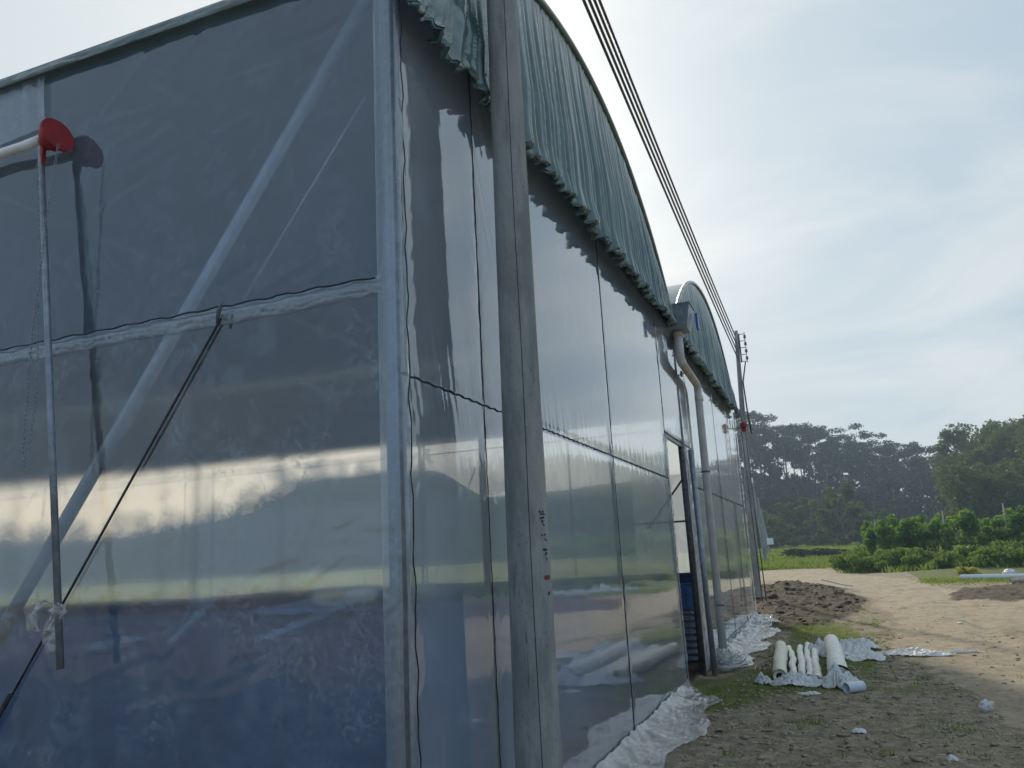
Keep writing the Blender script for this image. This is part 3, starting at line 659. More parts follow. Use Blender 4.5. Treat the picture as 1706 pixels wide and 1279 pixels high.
for yv, z0, z1 in ((4.19, .02, EAVE), (7.18, .02, EAVE), (9.95, .02, EAVE), (15.2, .02, EAVE), (17.4, .02, 2.5), (12.0, .02, 3.05)):
    m_ = MB().box((GX0 - .045, yv - .013, z0), (GX0 - .014, yv + .013, z1)); ch = gpart(m_, 'gable_upright', 'steel dark', False)
    m_ = MB().tube(strip_wiggle((GX0 + .000, yv, z0), (GX0 + .000, yv, z1), (0, 1, 0), .003, .0035, .04), .003, 5, jitter=.2)
    m_.build('wiggle_wire', 'black rubber', ch)
# gable upright plumb joint collar: film bunched next to the corner --------------------------------
gpart(MB().tube([(GX0 - .05, Y0 + .05, -.1), (GX0 - .05, Y0 + .05, EAVE)], .045, 18), 'corner_post', 'galvanised')
def crumple_strip(P0, P1, width_dir, normal, wd, amp, mat, name, n_=220, m_=7, parent=None, seed=0, freq=9):
    P0 = Vector(P0); P1 = Vector(P1); wd_ = Vector(width_dir).normalized(); nr = Vector(normal).normalized(); L = (P1 - P0).length
    G = np.zeros((n_, m_, 3))
    for i in range(n_):
        t_ = i / (n_ - 1); c = P0.lerp(P1, t_)
        for j in range(m_):
            u = j / (m_ - 1)
            w0 = wd * (1 + .35 * float(fbm(t_ * L * freq * .35 + seed, 1.0, 4))); h_ = amp * .55 * (1 + 2.4 * float(fbm(t_ * L * freq + seed, u * 4 + seed, 4, .7))) * math.sin(math.pi * u) ** .5
            G[i, j] = c + wd_ * w0 * (u - .5) + nr * (h_ + .003)
    m__ = MB().grid(G); return gpart(m__, name, mat, True, parent)
crumple_strip((GX0 + .004, Y0 + .045, .0), (GX0 + .004, Y0 + .045, EAVE + .1), (0, 1, 0), (1, 0, 0), .075, .016, 'wrap film', 'corner_wrap', 420, 9, seed=3, freq=2.2)
crumple_strip((GX0 - .055, Y0 - .004, .0), (GX0 - .055, Y0 - .004, EAVE), (1, 0, 0), (0, -1, 0), .085, .014, 'wrap film', 'corner_wrap', 420, 9, seed=9, freq=1.2)
o = gpart(MB().tube([(GX0 + .022 + .004 * math.sin(i * .9), Y0 + .055 + .005 * math.sin(i * 1.7) + random.uniform(-.003, .003), i * .05) for i in range(95)], .0035, 5), 'corner_wire', 'black rubber')
# side wall film (faces the camera's left) ------------------
SR = 2.94
def side_panel(name, x0, x1, z0, z1, mat, dx=.016, dz=.022, yoff=0.0, **kw):
    xx = np.linspace(x0, x1, int((x1 - x0) / dx)); zz_ = np.linspace(z0, z1, int((z1 - z0) / dz)); ZZ, XX = np.meshgrid(zz_, xx, indexing='ij')
    d = .012 * fbm(XX * .4, ZZ * .5, 3)
    dr = np.abs(ZZ - SR)
    d = d + .006 * fbm(XX * 14, ZZ * 3, 4, .6) * np.exp(-dr / .08)
    # sharp little creases pulled sideways
    for k in range(60 if x1 > -5 else 0):
        cx_ = RNG.uniform(-3.55, x1 - .1); cz_ = RNG.uniform(z0, z1); a = RNG.normal(.25, .22); ln = RNG.uniform(.05, .28); am = RNG.uniform(.0012, .004) * RNG.choice([-1, 1])
        u = (XX - cx_) * math.cos(a) + (ZZ - cz_) * math.sin(a); v = -(XX - cx_) * math.sin(a) + (ZZ - cz_) * math.cos(a)
        d = d + am * np.exp(-(u / ln) ** 2) * np.exp(-(v / .014) ** 2)
    V = np.stack([XX, Y0 - d + yoff, ZZ], -1).reshape(-1, 3); g = np.arange(XX.size).reshape(XX.shape)
    q = np.stack([g[:-1, :-1], g[:-1, 1:], g[1:, 1:], g[1:, :-1]], -1).reshape(-1, 4)
    o = fast_mesh(name, V, q, mat, None, True, **kw); o.parent = gh; o.location = -Vector(gh.location); return o
side_panel('side_film', -5.6, GX0 - .03, .02, SR, 'side film lower')
side_panel('side_film', -5.6, GX0 - .03, SR + .003, EAVE, 'upper side film' if 'upper side film' in MAT else 'side film', yoff=.0)
side_panel('side_film', -30, -5.61, .02, EAVE, 'side film', dx=.3, dz=.3)
crumple_strip((-5.6, Y0 - .006, SR - .055), (GX0 - .06, Y0 - .006, SR - .055), (0, 0, 1), (0, -1, 0), .065, .009, 'wrap film', 'film_fold', 700, 9, seed=21, freq=14)
gpart(MB().tube([(x_, Y0 - .024 + random.uniform(-.002, .002), SR + .004 * math.sin(x_ * 31) + random.uniform(-.002, .002)) for x_ in np.arange(-5.6, GX0 - .07, .035)], .005, 5), 'side_wire', 'black rubber')
gpart(MB().box((-30, Y0 + .016, SR - .02), (GX0 - .1, Y0 + .045, SR + .02)), 'side_rail', 'galvanised', False)
# lighter flap of film under the eave at the far left
m_ = MB(); G = np.zeros((16, 30, 3))
for i in range(16):
    for j in range(30):
        u, v = i / 15, j / 29; G[i, j] = (-4.16 - v * 1.2 + .04 * u, Y0 - .02 - .012 * math.sin(v * 60 + u * 3) * (1 - .6 * u) * math.exp(-v * 5) - .004, EAVE - .02 - u * .36 - v * .1 * u)
m_.grid(G); gpart(m_, 'film_flap', 'wrap film')
# frame behind the side wall: brace pipe, thin braces
gpart(MB().tube([(-1.86, Y0 + .055, 4.60), (-5.35, Y0 + .055, -.12)], .037, 16), 'brace', 'galvanised')
gpart(MB().tube([(-1.93, Y0 + .03, 3.93), (-2.72, Y0 + .03, 2.90)], .006, 6), 'brace_rod', 'galvanised')
gpart(MB().tube([(-2.753, Y0 - .014, 2.90), (-4.15, Y0 - .012, .92), (-4.5, Y0 - .012, .42)], .0065, 6), 'stay_wire', 'black rubber')
gpart(MB().tube([(-4.06, Y0 - .022, 1.05), (-4.5, Y0 - .022, .42)], .013, 7), 'stay_wire_sleeve', 'black rubber')
gpart(MB().tube([(-2.74, Y0 - .045, 2.95), (-2.752, Y0 - .05, 2.905), (-2.76, Y0 - .05, 2.84)], [.006, .013, .006], 7), 'stay_hook', 'steel dark')
# posts, gutters and hoops inside
for xk in [GX0 - .05 - 4.0 * k for k in range(0, 8)]:
    for yv in ((Y1,) if xk > -2 else (Y0 + .05, Y1, Y2 - .05)):
        if xk > -2: continue
        gpart(MB().tube([(xk, yv, -.1), (xk, yv, EAVE)], .03, 8), 'post', 'galvanised')
    for y0_ in (Y0, Y1):
        pts = [(xk, y0_ + .02 + 7.96 * i / 16, arch(y0_ + .03 + 7.94 * i / 16) - .04) for i in range(17)]
        gpart(MB().tube(pts, .02, 6), 'roof_hoop', 'galvanised')
        m_ = MB().tube([(xk, y0_, EAVE - .06), (xk, y0_ + 8, EAVE - .06)], .018, 6)
        for q_ in (2, 4, 6): m_.tube([(xk, y0_ + q_, EAVE - .06), (xk, y0_ + q_, arch(y0_ + q_) - .05)], .012, 5)
        gpart(m_, 'truss', 'galvanised')
for k in range(7):                                     # slim wind braces in the far wall
    x_ = -8 - 4 * k; gpart(MB().tube([(x_, Y2 - .08, 4.6), (x_ - 1.6, Y2 - .08, 1.2)], .014, 5), 'brace_rod', 'galvanised')
for zz__ in (4.42,): gpart(MB().tube([(-30, Y2 - .06, zz__), (GX0, Y2 - .06, zz__)], .02, 6), 'wall_tube', 'galvanised')
gpart(MB().box((-30, Y1 - .16, EAVE - .02), (GX0 - .02, Y1 + .16, EAVE + .10)), 'valley_gutter', 'galvanised', False)
gpart(MB().box((-30, Y0 - .05, EAVE - .005), (GX0 + .02, Y0 + .1, EAVE + .035)), 'eave_gutter', 'roof film', False)
gpart(MB().box((-30, Y2 - .1, EAVE - .005), (GX0 - .02, Y2 + .05, EAVE + .055)), 'eave_gutter', 'roof film', False)
# far side wall and back wall
def plane(name, pts, mat, **kw):
    m_ = MB().add(pts, [(0, 1, 2, 3)]); return gpart(m_, name, mat, False, **kw)
plane('far_side_film', [(-4.3, Y2, .02), (GX0 - .03, Y2, .02), (GX0 - .03, Y2, EAVE), (-4.3, Y2, EAVE)], 'far film hazy')
plane('far_side_film', [(-30, Y2, .02), (-4.305, Y2, .02), (-4.305, Y2, EAVE), (-30, Y2, EAVE)], 'far film')
# roof vaults
for y0_ in (Y0, Y1):
    nY, xsR = 33, np.array([GX0 + .03] + list(np.linspace(GX0 - .05, -30, 60)))
    for nm, dz, mt in (('roof_film', 0.03, 'roof film'), ('shade_film', -.01, 'black film')):
        G = np.zeros((len(xsR), nY, 3))
        for i, x_ in enumerate(xsR):
            for j in range(nY):
                yv = y0_ + .0 + 8 * j / (nY - 1); sag = .012 * math.sin(x_ * math.pi) ** 2
                G[i, j] = (x_ - (.03 if dz < 0 else 0), yv, arch(min(max(yv, y0_ + .001), y0_ + 7.999)) + dz - sag)
        gpart(MB().grid(G), nm, mt)
# back gable, black film
m_ = MB(); 
for y0_ in (Y0, Y1):
    pts = [(-30, y0_, 0), (-30, y0_ + 8, 0)] + [(-30, y0_ + 8 - 8 * i / 12, arch(min(max(y0_ + 8 - 8 * i / 12, y0_ + .001), y0_ + 7.999))) for i in range(13)]
    m_.add(pts, [tuple(range(len(pts)))])
gpart(m_, 'back_film', 'far film hazy', False)
# lunette boards above the tie, behind the curtain (black film closing the arch)
for y0_ in (Y0, Y1):
    pts = [(GX0 - .10, y0_, EAVE), (GX0 - .10, y0_ + 8, EAVE)] + [(GX0 - .10, y0_ + 8 - 8 * i / 24, arch(min(max(y0_ + 8 - 8 * i / 24, y0_ + .001), y0_ + 7.999)) - .02) for i in range(1, 24)]
    gpart(MB().add(pts, [tuple(range(len(pts)))]), 'arch_liner', 'black film', False)
crumple_strip((-9, Y0 - .052, EAVE - .005), (GX0, Y0 - .052, EAVE - .005), (0, 0, 1), (0, -1, 0), .055, .012, 'roof film', 'eave_drape', 500, 7, seed=71, freq=5)
# pleated gable curtains -----------------------------------
def curtain(y0_, y1_, seed):
    n_ = int((y1_ - y0_) / .011); m__ = 40; G = np.zeros((n_, m__, 3)); c = y0_ + 4
    yy = np.linspace(y0_ + .0, y1_, n_)
    hem = (np.clip(4.42 + (yy - 5) * .035, 4.36, 4.62) if y0_ < 5 else 4.58) + .04 * fbm(yy * 1.3 + seed, yy * 0, 3) + .07 * fbm(yy * 7 + seed, yy * 0 + 3, 4, .7)
    for j in range(m__):
        u = j / (m__ - 1)                        # 0 top .. 1 hem
        top = np.array([arch(min(max(v, y0_ + .02), y0_ + 7.98)) + .045 for v in yy])
        if u < .06: zt = top; zv = top - 0.0 * u; 
        hgt = top - hem; zv = top - hgt * u ** 1.0
        fan = (yy - c) * .10 * (1 - u)          # pleats converge upwards a little
        s_ = yy + fan
        p_ = s_ / .165 + 1.1 * fbm(s_ * 1.3 + seed, hgt * 0 + u * .35, 3)
        per = .45 + .75 * np.clip(vn(np.floor(p_) * 1.7 + seed, hgt * 0 + 2.5) + .5, 0, 1)
        fold = np.abs(np.sin(np.pi * p_)) ** .7 * per + .28 * np.abs(np.sin(np.pi * 2.6 * p_ + 1.0))
        A = .012 + .085 * min(1, u * 1.5)
        x_ = GX0 + .03 + A * fold + .03 * u * u
        if u > .9: x_ = x_ + (u - .9) / .1 * (.03 + .06 * fbm(yy * 7 + seed, yy * 0 + 11, 3, .6)) * .6; zv = zv + 0 * yy
        G[:, j, 0] = x_; G[:, j, 1] = yy + .02 * fbm(yy * 8, yy * 0 + u * 2, 2) * u; G[:, j, 2] = zv
    o = gpart(MB().grid(G), 'gable_curtain', 'curtain')
    # ragged hem: folded back roll
    H = np.zeros((n_, 7, 3))
    fl = fbm(yy * 7 + seed, yy * 0 + 11, 3, .6); ex = np.clip(fbm(yy * 5 + seed + 50, yy * 0, 4, .7) + .2, 0, 1)
    for j in range(7):
        t_ = j / 6 * math.pi * 1.15; rad = .008 + .055 * ex ** 1.6 * .6 + .02 * np.abs(fbm(yy * 17, yy * 0 + 2, 3, .7))
        H[:, j, 0] = G[:, -1, 0] - rad * (1 - math.cos(t_)) * .9 + .012 * fbm(yy * 20, yy * 0 + j, 2); H[:, j, 1] = G[:, -1, 1] + .02 * fbm(yy * 14, yy * 0 + j * .7, 2); H[:, j, 2] = G[:, -1, 2] - rad * math.sin(t_) * 1.3 - .012 * fbm(yy * 25 + 4, yy * 0 + j, 2)
    m2 = MB().grid(H); h_ = m2.build('hem', 'curtain', o)
    # band across the top of the arch
    T = []
    for i in range(0, n_, 6):
        T.append((GX0 + .055, yy[i], arch(min(max(yy[i], y0_ + .02), y0_ + 7.98)) + .035))
    gpart(MB().tube(T, .026, 8), 'arch_edge', 'roof film')
curtain(Y0 + .0, Y1 - .02, 1); curtain(Y1 + .06, Y2 + .02, 5)
# horizontal white tie below the hem, holding loose film tabs
for (a, b) in ((10.3, 10.62), (18.35, 18.6)):
    crumple_strip((GX0 + .014, a, 4.28), (GX0 + .014, b, 4.26), (0, 0, 1), (1, 0, 0), .22, .02, 'wrap film', 'film_tab', 20, 5, seed=a)
# gutter box, downpipe --------------------------------------
m_ = MB(); X0, X1 = GX0 + .02, GX0 + .34; ya, yb_ = 10.86, 11.32; zt, zb = 4.93, 4.60
m_.add([(X0, ya, zt), (X1, ya, zt), (X1, yb_, zt), (X0, yb_, zt), (X0, ya + .05, zb), (X1 - .07, ya + .05, zb), (X1 - .07, yb_ - .05, zb), (X0, yb_ - .05, zb)],
       [(0, 1, 5, 4), (1, 2, 6, 5), (2, 3, 7, 6), (4, 5, 6, 7)])
m_.box((X0, ya - .012, zt - .004), (X1 + .012, ya + .006, zt + .014)); m_.box((X1 - .002, ya + .008, zt - .004), (X1 + .014, yb_, zt + .014))
gb = gpart(m_, 'gutter_box', 'galvanised', False)
gpart(MB().box((X1 + .02, yb_ - .12, 4.64), (X1 + .05, yb_ + .0, 4.86)), 'outlet_cap', 'blue plastic', False)
dp = empty('downpipe', (-1.64, 12.6, 0), 'grey plastic downpipe with a brownish elbow run beneath the gutter box', 'pipe')
def dpart(mb, name, mat, **kw):
    o = mb.build(name, mat, dp, True, **kw); o.location = (1.64, -12.6, 0); return o
PX = -1.635
dpart(MB().tube([(PX, 11.08, 4.62), (PX, 11.06, 4.25), (PX, 11.10, 4.19), (PX, 11.2, 4.165)], .062, 18), 'outlet_pipe', 'pvc grey')
dpart(MB().tube([(PX, 11.2, 4.165), (PX, 12.45, 4.10)], .058, 18), 'elbow_run', 'pvc brown')
dpart(MB().tube([(PX, 12.45, 4.10), (PX, 12.56, 4.07), (PX - .005, 12.6, 3.98), (PX - .03, 12.6, -.05)], .058, 18), 'lower_pipe', 'pvc grey')
dpart(MB().tube([(PX, 11.075, 4.60), (PX, 11.072, 4.52)], .070, 18), 'collar', 'pvc brown')
dpart(MB().tube([(PX, 12.6, 3.93), (PX, 12.6, 3.85)], .066, 18), 'collar', 'pvc grey')
for z_ in (2.75, .78):
    m_ = MB().tube([(PX - .01, 12.6, z_ - .012), (PX - .01, 12.6, z_ + .012)], .066, 18); m_.box((GX0 + .01, 12.59, z_ - .006), (PX - .06, 12.61, z_ + .006)); dpart(m_, 'clamp', 'steel dark')
m_ = MB().tube([(GX0 - .0, 11.45, 4.05), (PX - .02, 11.5, 4.09)], .008, 6); m_.tube([(GX0 + .05, 11.47, 4.03), (GX0 + .05, 11.47, 4.11)], .018, 6); dpart(m_, 'clamp', 'steel dark')
# door surround ---------------------------------------------
gpart(MB().tube([(GX0 - .03, 11.32, -.1), (GX0 - .03, 11.32, 4.6)], .045, 12), 'door_post', 'steel dark')
gpart(MB().tube([(GX0 + .13, 11.25, -.08), (GX0 + .10, 11.30, 2.95)], .038, 12), 'door_post', 'galvanised')
crumple_strip((GX0 + .01, 11.62, .05), (GX0 + .01, 11.62, 3.02), (0, 1, 0), (1, 0, 0), .30, .02, 'ground film', 'jamb_film', 120, 7, seed=31)
gpart(MB().box((GX0 - .05, 11.46, .0), (GX0 - .005, 11.9, 3.04)), 'jamb_board', 'pvc grey', False)
crumple_strip((GX0 + .05, 11.18, .15), (GX0 + .03, 11.2, 2.95), (0, 1, 0), (1, 0, 0), .09, .015, 'ground film', 'jamb_film', 120, 7, seed=33)
gpart(MB().box((GX0 - .05, 9.97, 3.0), (GX0 - .012, 12.0, 3.05)), 'door_header', 'galvanised', False)
gpart(MB().tube([(-1.95, 13.2, 2.9), (-2.75, 13.2, 1.95)], .018, 6), 'brace_rod', 'steel dark')
gpart(MB().tube([(-1.9, 13.2, 2.05), (-3.0, 13.2, 2.05)], .016, 6), 'brace_rod', 'steel dark')
# loose lower edge of the film and the skirts lying on the ground
def skirt(y0_, y1_, out_fn, name, seed, lift=.05, mat='ground film'):
    n_, m__ = int((y1_ - y0_) / .03), 34; G = np.zeros((n_, m__, 3))
    for i in range(n_):
        yv = y0_ + (y1_ - y0_) * i / (n_ - 1); o_ = out_fn(i / (n_ - 1))
        for j in range(m__):
            u = j / (m__ - 1); x_ = GX0 + .012 + o_ * u
            zt_ = .10 * (1 - u) ** 3 + lift * (abs(float(fbm(x_ * 5 + seed, yv * 3 + seed, 4, .6))) * 1.1) * (1 - .6 * u) + .012
            yv2 = yv + .05 * float(fbm(u * 3 + seed, yv * 2, 2)) + (-.15 * u if i < n_ / 2 else .1 * u)
            G[i, j] = (x_, yv2, gz(max(x_, GX0 + .06), yv2) + zt_)
    return gpart(MB().grid(G), name, mat)
skirt(5.9, 9.95, lambda t_: .02 + .50 * math.sin(math.pi * min(1, t_ * .62 + .16)) ** .8 * (.85 + .15 * math.sin(t_ * 17)) * (1 if t_ < .8 else max(.0, 1 - (t_ - .8) * 4.6)), 'film_skirt', 2)
skirt(12.1, 18.95, lambda t_: .10 + .55 * (1 - abs(t_ - .5) * .7) * (.85 + .22 * math.sin(t_ * 23) + .1 * math.sin(t_ * 51)), 'film_skirt', 8, .06)
m_ = MB(); G = np.zeros((40, 24, 3))
for i in range(40):
    for j in range(24):
        a, u = 2 * math.pi * j / 23, math.pi * i / 39 * .5 + .02; rr = .24 * math.sin(u * 2) ** .5 if u < .78 else .24 * (1 + .0)
        rr = .30 * math.sin(u); k = 1 + .55 * float(fbm(math.cos(a) * 2.4 + 5, math.sin(a) * 2.4 + u * 2.6, 4, .65))
        G[i, j] = (-1.52 + rr * k * math.cos(a) * .75, 11.95 + rr * k * math.sin(a) * 1.25, .01 + .19 * math.cos(u) * k)
m_.grid(G); gpart(m_, 'bunched_film', 'ground film')
crumple_strip((GX0 + .012, 3.3, .06), (GX0 + .012, 9.95, .06), (0, 0, 1), (1, 0, 0), .14, .03, 'wrap film', 'film_fold', 300, 6, seed=51)
crumple_strip((GX0 + .012, 12.1, .10), (GX0 + .012, 19.15, .10), (0, 0, 1), (1, 0, 0), .12, .03, 'wrap film', 'film_fold', 300, 6, seed=57)
crumple_strip((GX0 + .006, 9.93, .05), (GX0 + .006, 9.93, 3.02), (0, 1, 0), (1, 0, 0), .07, .014, 'wrap film', 'film_fold', 160, 6, seed=61)
crumple_strip((GX0 + .02, Y2 - .03, .05), (GX0 + .02, Y2 - .03, 4.5), (0, 1, 0), (1, 0, 0), .10, .02, 'wrap film', 'corner_wrap', 160, 6, seed=63)
gpart(MB().box((GX0 - .06, 13.6, .72), (GX0 - .03, 19.1, .76)), 'wall_tube', 'pvc white', False)
gpart(MB().tube([(GX0 - .05, Y2 - .05, -.1), (GX0 - .05, Y2 - .05, EAVE)], .04, 12), 'corner_post', 'galvanised')

# ------------------------------------------------------------ crank winches
def disc(mb, c, axis, r, th, seg=40):
    c = Vector(c); a = Vector(axis).normalized(); mb.tube([c - a * th / 2, c - a * th * .4, c + a * th * .4, c + a * th / 2], [r * .97, r, r, r * .97], seg); return mb
WC = Vector((-3.93, 3.085, 4.14))
wn = empty('crank_winch', (WC.x, WC.y, WC.z), 'large red round chain winch with guide pole in front of the side wall', 'winch')
def wpart(mb, name, mat, smooth=True):
    o = mb.build(name, mat, wn, smooth); o.location = -Vector(wn.location); return o
ax = Vector((.97, -.08, .23)).normalized()
wpart(disc(MB(), WC + ax * .035, ax, .103, .022), 'disc_cover', 'red paint', False)
m_ = disc(MB(), WC - ax * .005, ax, .075, .05); disc(m_, WC - ax * .05, ax, .045, .05); m_.box(WC + Vector((-.07, -.02, .05)), WC + Vector((-.035, .03, .11)))
wpart(m_, 'gear_housing', 'red paint', False)
wpart(MB().box(WC + Vector((-.075, -.02, -.16)), WC + Vector((-.055, .005, -.05))), 'chain_guide', 'red paint', False)
wpart(MB().tube([WC + Vector((-.08, .0, .015)), (-4.2, 3.10, 4.155), (-4.5, 3.12, 4.17), (-4.9, 3.12, 4.15), (-6.0, 3.12, 4.15)], .030, 14), 'roll_tube', 'pvc white')
gp_ = wpart(MB().box((-.013, -.013, 0), (.013, .013, 1)), 'guide_pole', 'galvanised', False)
PT, PB = Vector((-4.02, 3.08, 4.10)), Vector((-3.545, 3.03, 1.195))
m_ = MB().tube([PT, PT.lerp(PB, .5), PB], .0175, 12); bpy.data.objects.remove(gp_); wpart(m_, 'guide_pole', 'galvanised')
def chain(path, lk=.026, r=.0015):
    m_ = MB(); i = 0; path = [Vector(p) for p in path]; L = [0]
    for a, b in zip(path, path[1:]): L.append(L[-1] + (b - a).length)
    s_ = 0
    while s_ < L[-1] - lk:
        k = max(j for j in range(len(L)) if L[j] <= s_ + 1e-9); k = min(k, len(path) - 2)
        t_ = (s_ - L[k]) / (L[k + 1] - L[k] + 1e-9); c = path[k].lerp(path[k + 1], t_); d_ = (path[k + 1] - path[k]).normalized()
        e = d_.orthogonal().normalized(); e = Quaternion(d_, (i % 2) * math.pi / 2 + .4) @ e
        pts = [c + d_ * (math.cos(a) * lk * .62) + e * (math.sin(a) * lk * .28) for a in [2 * math.pi * q_ / 8 for q_ in range(9)]]
        m_.tube(pts, r, 4, cap=False); s_ += lk * .95; i += 1
    return m_
wpart(chain([(-3.83, 3.04, 4.04), (-3.85, 3.02, 3.6), (-3.87, 3.0, 2.9), (-3.86, 2.99, 2.3), (-3.84, 2.99, 2.2), (-3.82, 2.99, 2.3), (-3.80, 3.0, 2.6), (-3.90, 3.03, 3.4), (-4.0, 3.05, 4.0)]), 'chain', 'galvanised')
# film tied round the pole
def rag(c, s3, seed, name, mat, parent=None, dirv=None, n_=26, m__=26, amp=.8, **kw):
    G = np.zeros((n_, m__, 3))
    for i in range(n_):
        for j in range(m__):
            th = math.pi * i / (n_ - 1); a = 2 * math.pi * j / (m__ - 1)
            if j == m__ - 1: a = 0
            k = 1 + amp * float(fbm(math.sin(th) * math.cos(a) * 1.8 + seed, math.sin(th) * math.sin(a) * 1.8 + math.cos(th) * 1.7 + seed, 5, .62))
            G[i, j] = (c[0] + s3[0] * k * math.sin(th) * math.cos(a), c[1] + s3[1] * k * math.sin(th) * math.sin(a), c[2] + s3[2] * k * math.cos(th))
    return MB().grid(G).build(name, mat, parent, True, **kw)
tp_ = PT.lerp(PB, .905)
tf = empty('plastic_strip', tuple(tp_), 'pale translucent plastic strip knotted round the lower end of the guide pole', 'plastic strip')
def tie_part(name, pts, wd, seed):
    G = np.zeros((26, 7, 3)); pts = [Vector(p) for p in pts]
    for i in range(26):
        t_ = i / 25 * (len(pts) - 1); k = min(int(t_), len(pts) - 2); c = pts[k].lerp(pts[k + 1], t_ - k)
        for j in range(7):
            u = j / 6 - .5; ww = wd * (.35 + math.sin(math.pi * min(1, i / 25 * .8 + .1)))
            G[i, j] = (c.x + u * ww, c.y - .012 + .02 * float(fbm(u * 5 + seed, i * .3, 3)), c.z + .01 * float(fbm(i * .4, u * 6 + seed, 3)))
    MB().grid(G).build(name, 'tie film', tf)
tie_part('loop', [(.01, 0, .03), (-.09, 0, .05), (-.17, -.0, -.0), (-.15, 0, -.09), (-.06, 0, -.10), (.0, 0, -.02)], .06, 3)
tie_part('tail', [(0, 0, 0), (-.02, 0, -.07), (-.035, 0, -.14), (-.02, 0, -.2)], .07, 8)
tie_part('tail', [(0, 0, .01), (.04, 0, .03), (.05, 0, -.02), (.03, 0, -.04)], .035, 12)
rag((0, -.005, 0), (.032, .032, .03), 4.2, 'knot', 'tie film', tf, n_=12, m__=12, amp=.5)
# second winch at the far corner
w2 = empty('crank_winch', (-1.57, 19.2, 4.30), 'small red winch on a thin arm at the far greenhouse corner', 'winch')
def w2part(mb, name, mat): o = mb.build(name, mat, w2, True); o.location = (1.57, -19.2, -4.30); return o
w2part(disc(disc(MB(), (-1.545, 19.15, 4.34), (0, 1, .0), .075, .05), (-1.545, 19.15, 4.24), (0, 1, 0), .06, .05), 'gear_housing', 'red paint')
w2part(MB().tube([(-1.60, 19.2, 4.30), (-2.0, 19.2, 4.24)], .014, 8), 'arm', 'steel dark')
for dx in (-.05, .03): w2part(MB().tube([(-1.56 + dx, 19.18, 4.2), (-1.52 + dx, 19.2, .4)], .013, 6), 'guide_pole', 'steel dark')
w2part(MB().tube([(-1.62, 19.3, 4.75), (-1.56, 19.28, 4.3)], .016, 6), 'bracket', 'steel dark')

# ------------------------------------------------------------ tanks and barrels inside
def tank(x0, x1, y0_, y1_, h, name, label, corr=False, drop=.34):
    t_ = empty(name, ((x0 + x1) / 2, (y0_ + y1_) / 2, 0), label, 'tank')
    def tpart(mb, nm, mat, sm=False): o = mb.build(nm, mat, t_, sm); o.location = -Vector(t_.location); return o
    def wall(off, z0, z1, f, mat, nm, sm=True, ny=60):
        per = [(x0, y0_), (x1, y0_), (x1, y1_), (x0, y1_), (x0, y0_)]; cs = []
        for (a, b), (c, d_) in zip(per, per[1:]):
            L = math.hypot(c - a, d_ - b); k = int(L / .12)
            nx_, ny_ = (d_ - b) / L, -(c - a) / L
            for i in range(k): cs.append((a + (c - a) * i / k, b + (d_ - b) * i / k, nx_, ny_))
        cs.append(cs[0]); zs = np.linspace(z0, z1, ny); G = np.zeros((len(cs), ny, 3))
        for i, (a, b, nx_, ny_) in enumerate(cs):
            for j, z_ in enumerate(zs): e = off + f(i * .12, z_); G[i, j] = (a + nx_ * e, b + ny_ * e, z_)
        tpart(MB().grid(G), nm, mat, sm)
    if corr:
        wall(0, 0, h - .02, lambda s_, z_: .022 * math.sin(z_ * 2 * math.pi / .095), 'galvanised', 'corrugated_wall')
        wall(.03, h - drop, h + .01, lambda s_, z_: .012 * float(fbm(s_ * 3, z_ * 4, 3)) + .02 * (h - z_) * 2 * .3, 'blue tarp', 'tarp_flap', ny=14)
    else:
        wall(0, 0, h, lambda s_, z_: .07 * float(fbm(s_ * 2.6, z_ * 1.1, 5, .6)), 'blue tarp', 'tarp_wall', ny=26)
    wall(-.05, .3, h + .01, lambda s_, z_: .02 * float(fbm(s_ * 2.2, z_ * 2, 3)), 'deep blue tarp', 'liner', ny=10)
    r_ = MB()
    for a, b in (((x0, y0_), (x1, y0_)), ((x1, y0_), (x1, y1_)), ((x1, y1_), (x0, y1_)), ((x0, y1_), (x0, y0_))): r_.tube([(a[0], a[1], h + .01), (b[0], b[1], h + .01)], .028, 8)
    tpart(r_, 'rim', 'blue tarp' if not corr else 'deep blue tarp', True)
    tpart(MB().add([(x0 + .06, y0_ + .06, .95), (x1 - .06, y0_ + .06, .95), (x1 - .06, y1_ - .06, .95), (x0 + .06, y1_ - .06, .95)], [(0, 1, 2, 3)]), 'water', 'water')
    return t_
tank(-9.6, -2.45, 5.3, 8.6, 1.29, 'fish_tank', 'long blue tarpaulin tank just inside the side wall')
tank(-18, -10.4, 5.3, 8.6, 1.29, 'fish_tank', 'blue tarpaulin tank deeper inside behind the first one')
tank(-14, -1.98, 12.5, 18.2, 1.08, 'fish_tank', 'corrugated steel tank with a blue tarpaulin lip seen through the doorway', True)
film('clear drum', haze=.08, gl_rough=.05, smear=.1, bmp=.1, blur=.3)
for k, (x_, y_, r_) in enumerate(((-3.42, 5.42, .26), (-2.86, 5.40, .15))):
    b_ = empty('plastic_basin', (x_, y_, 1.335), ('larger clear plastic basin resting on the rim of the blue tank', 'smaller clear plastic basin resting on the rim of the blue tank')[k], 'basin', 'basins on the tank rim')
    MB().tube([(0, 0, .0), (0, 0, .004), (0, 0, .05), (0, 0, .12)], [r_ * .7, r_ * .8, r_ * .92, r_], 24, cap=False).build('body', 'clear drum', b_)
    MB().tube([(r_ * math.cos(a), r_ * math.sin(a), .12) for a in np.linspace(0, 2 * math.pi, 25)], .009, 6, cap=False).build('rim', 'litter film', b_)

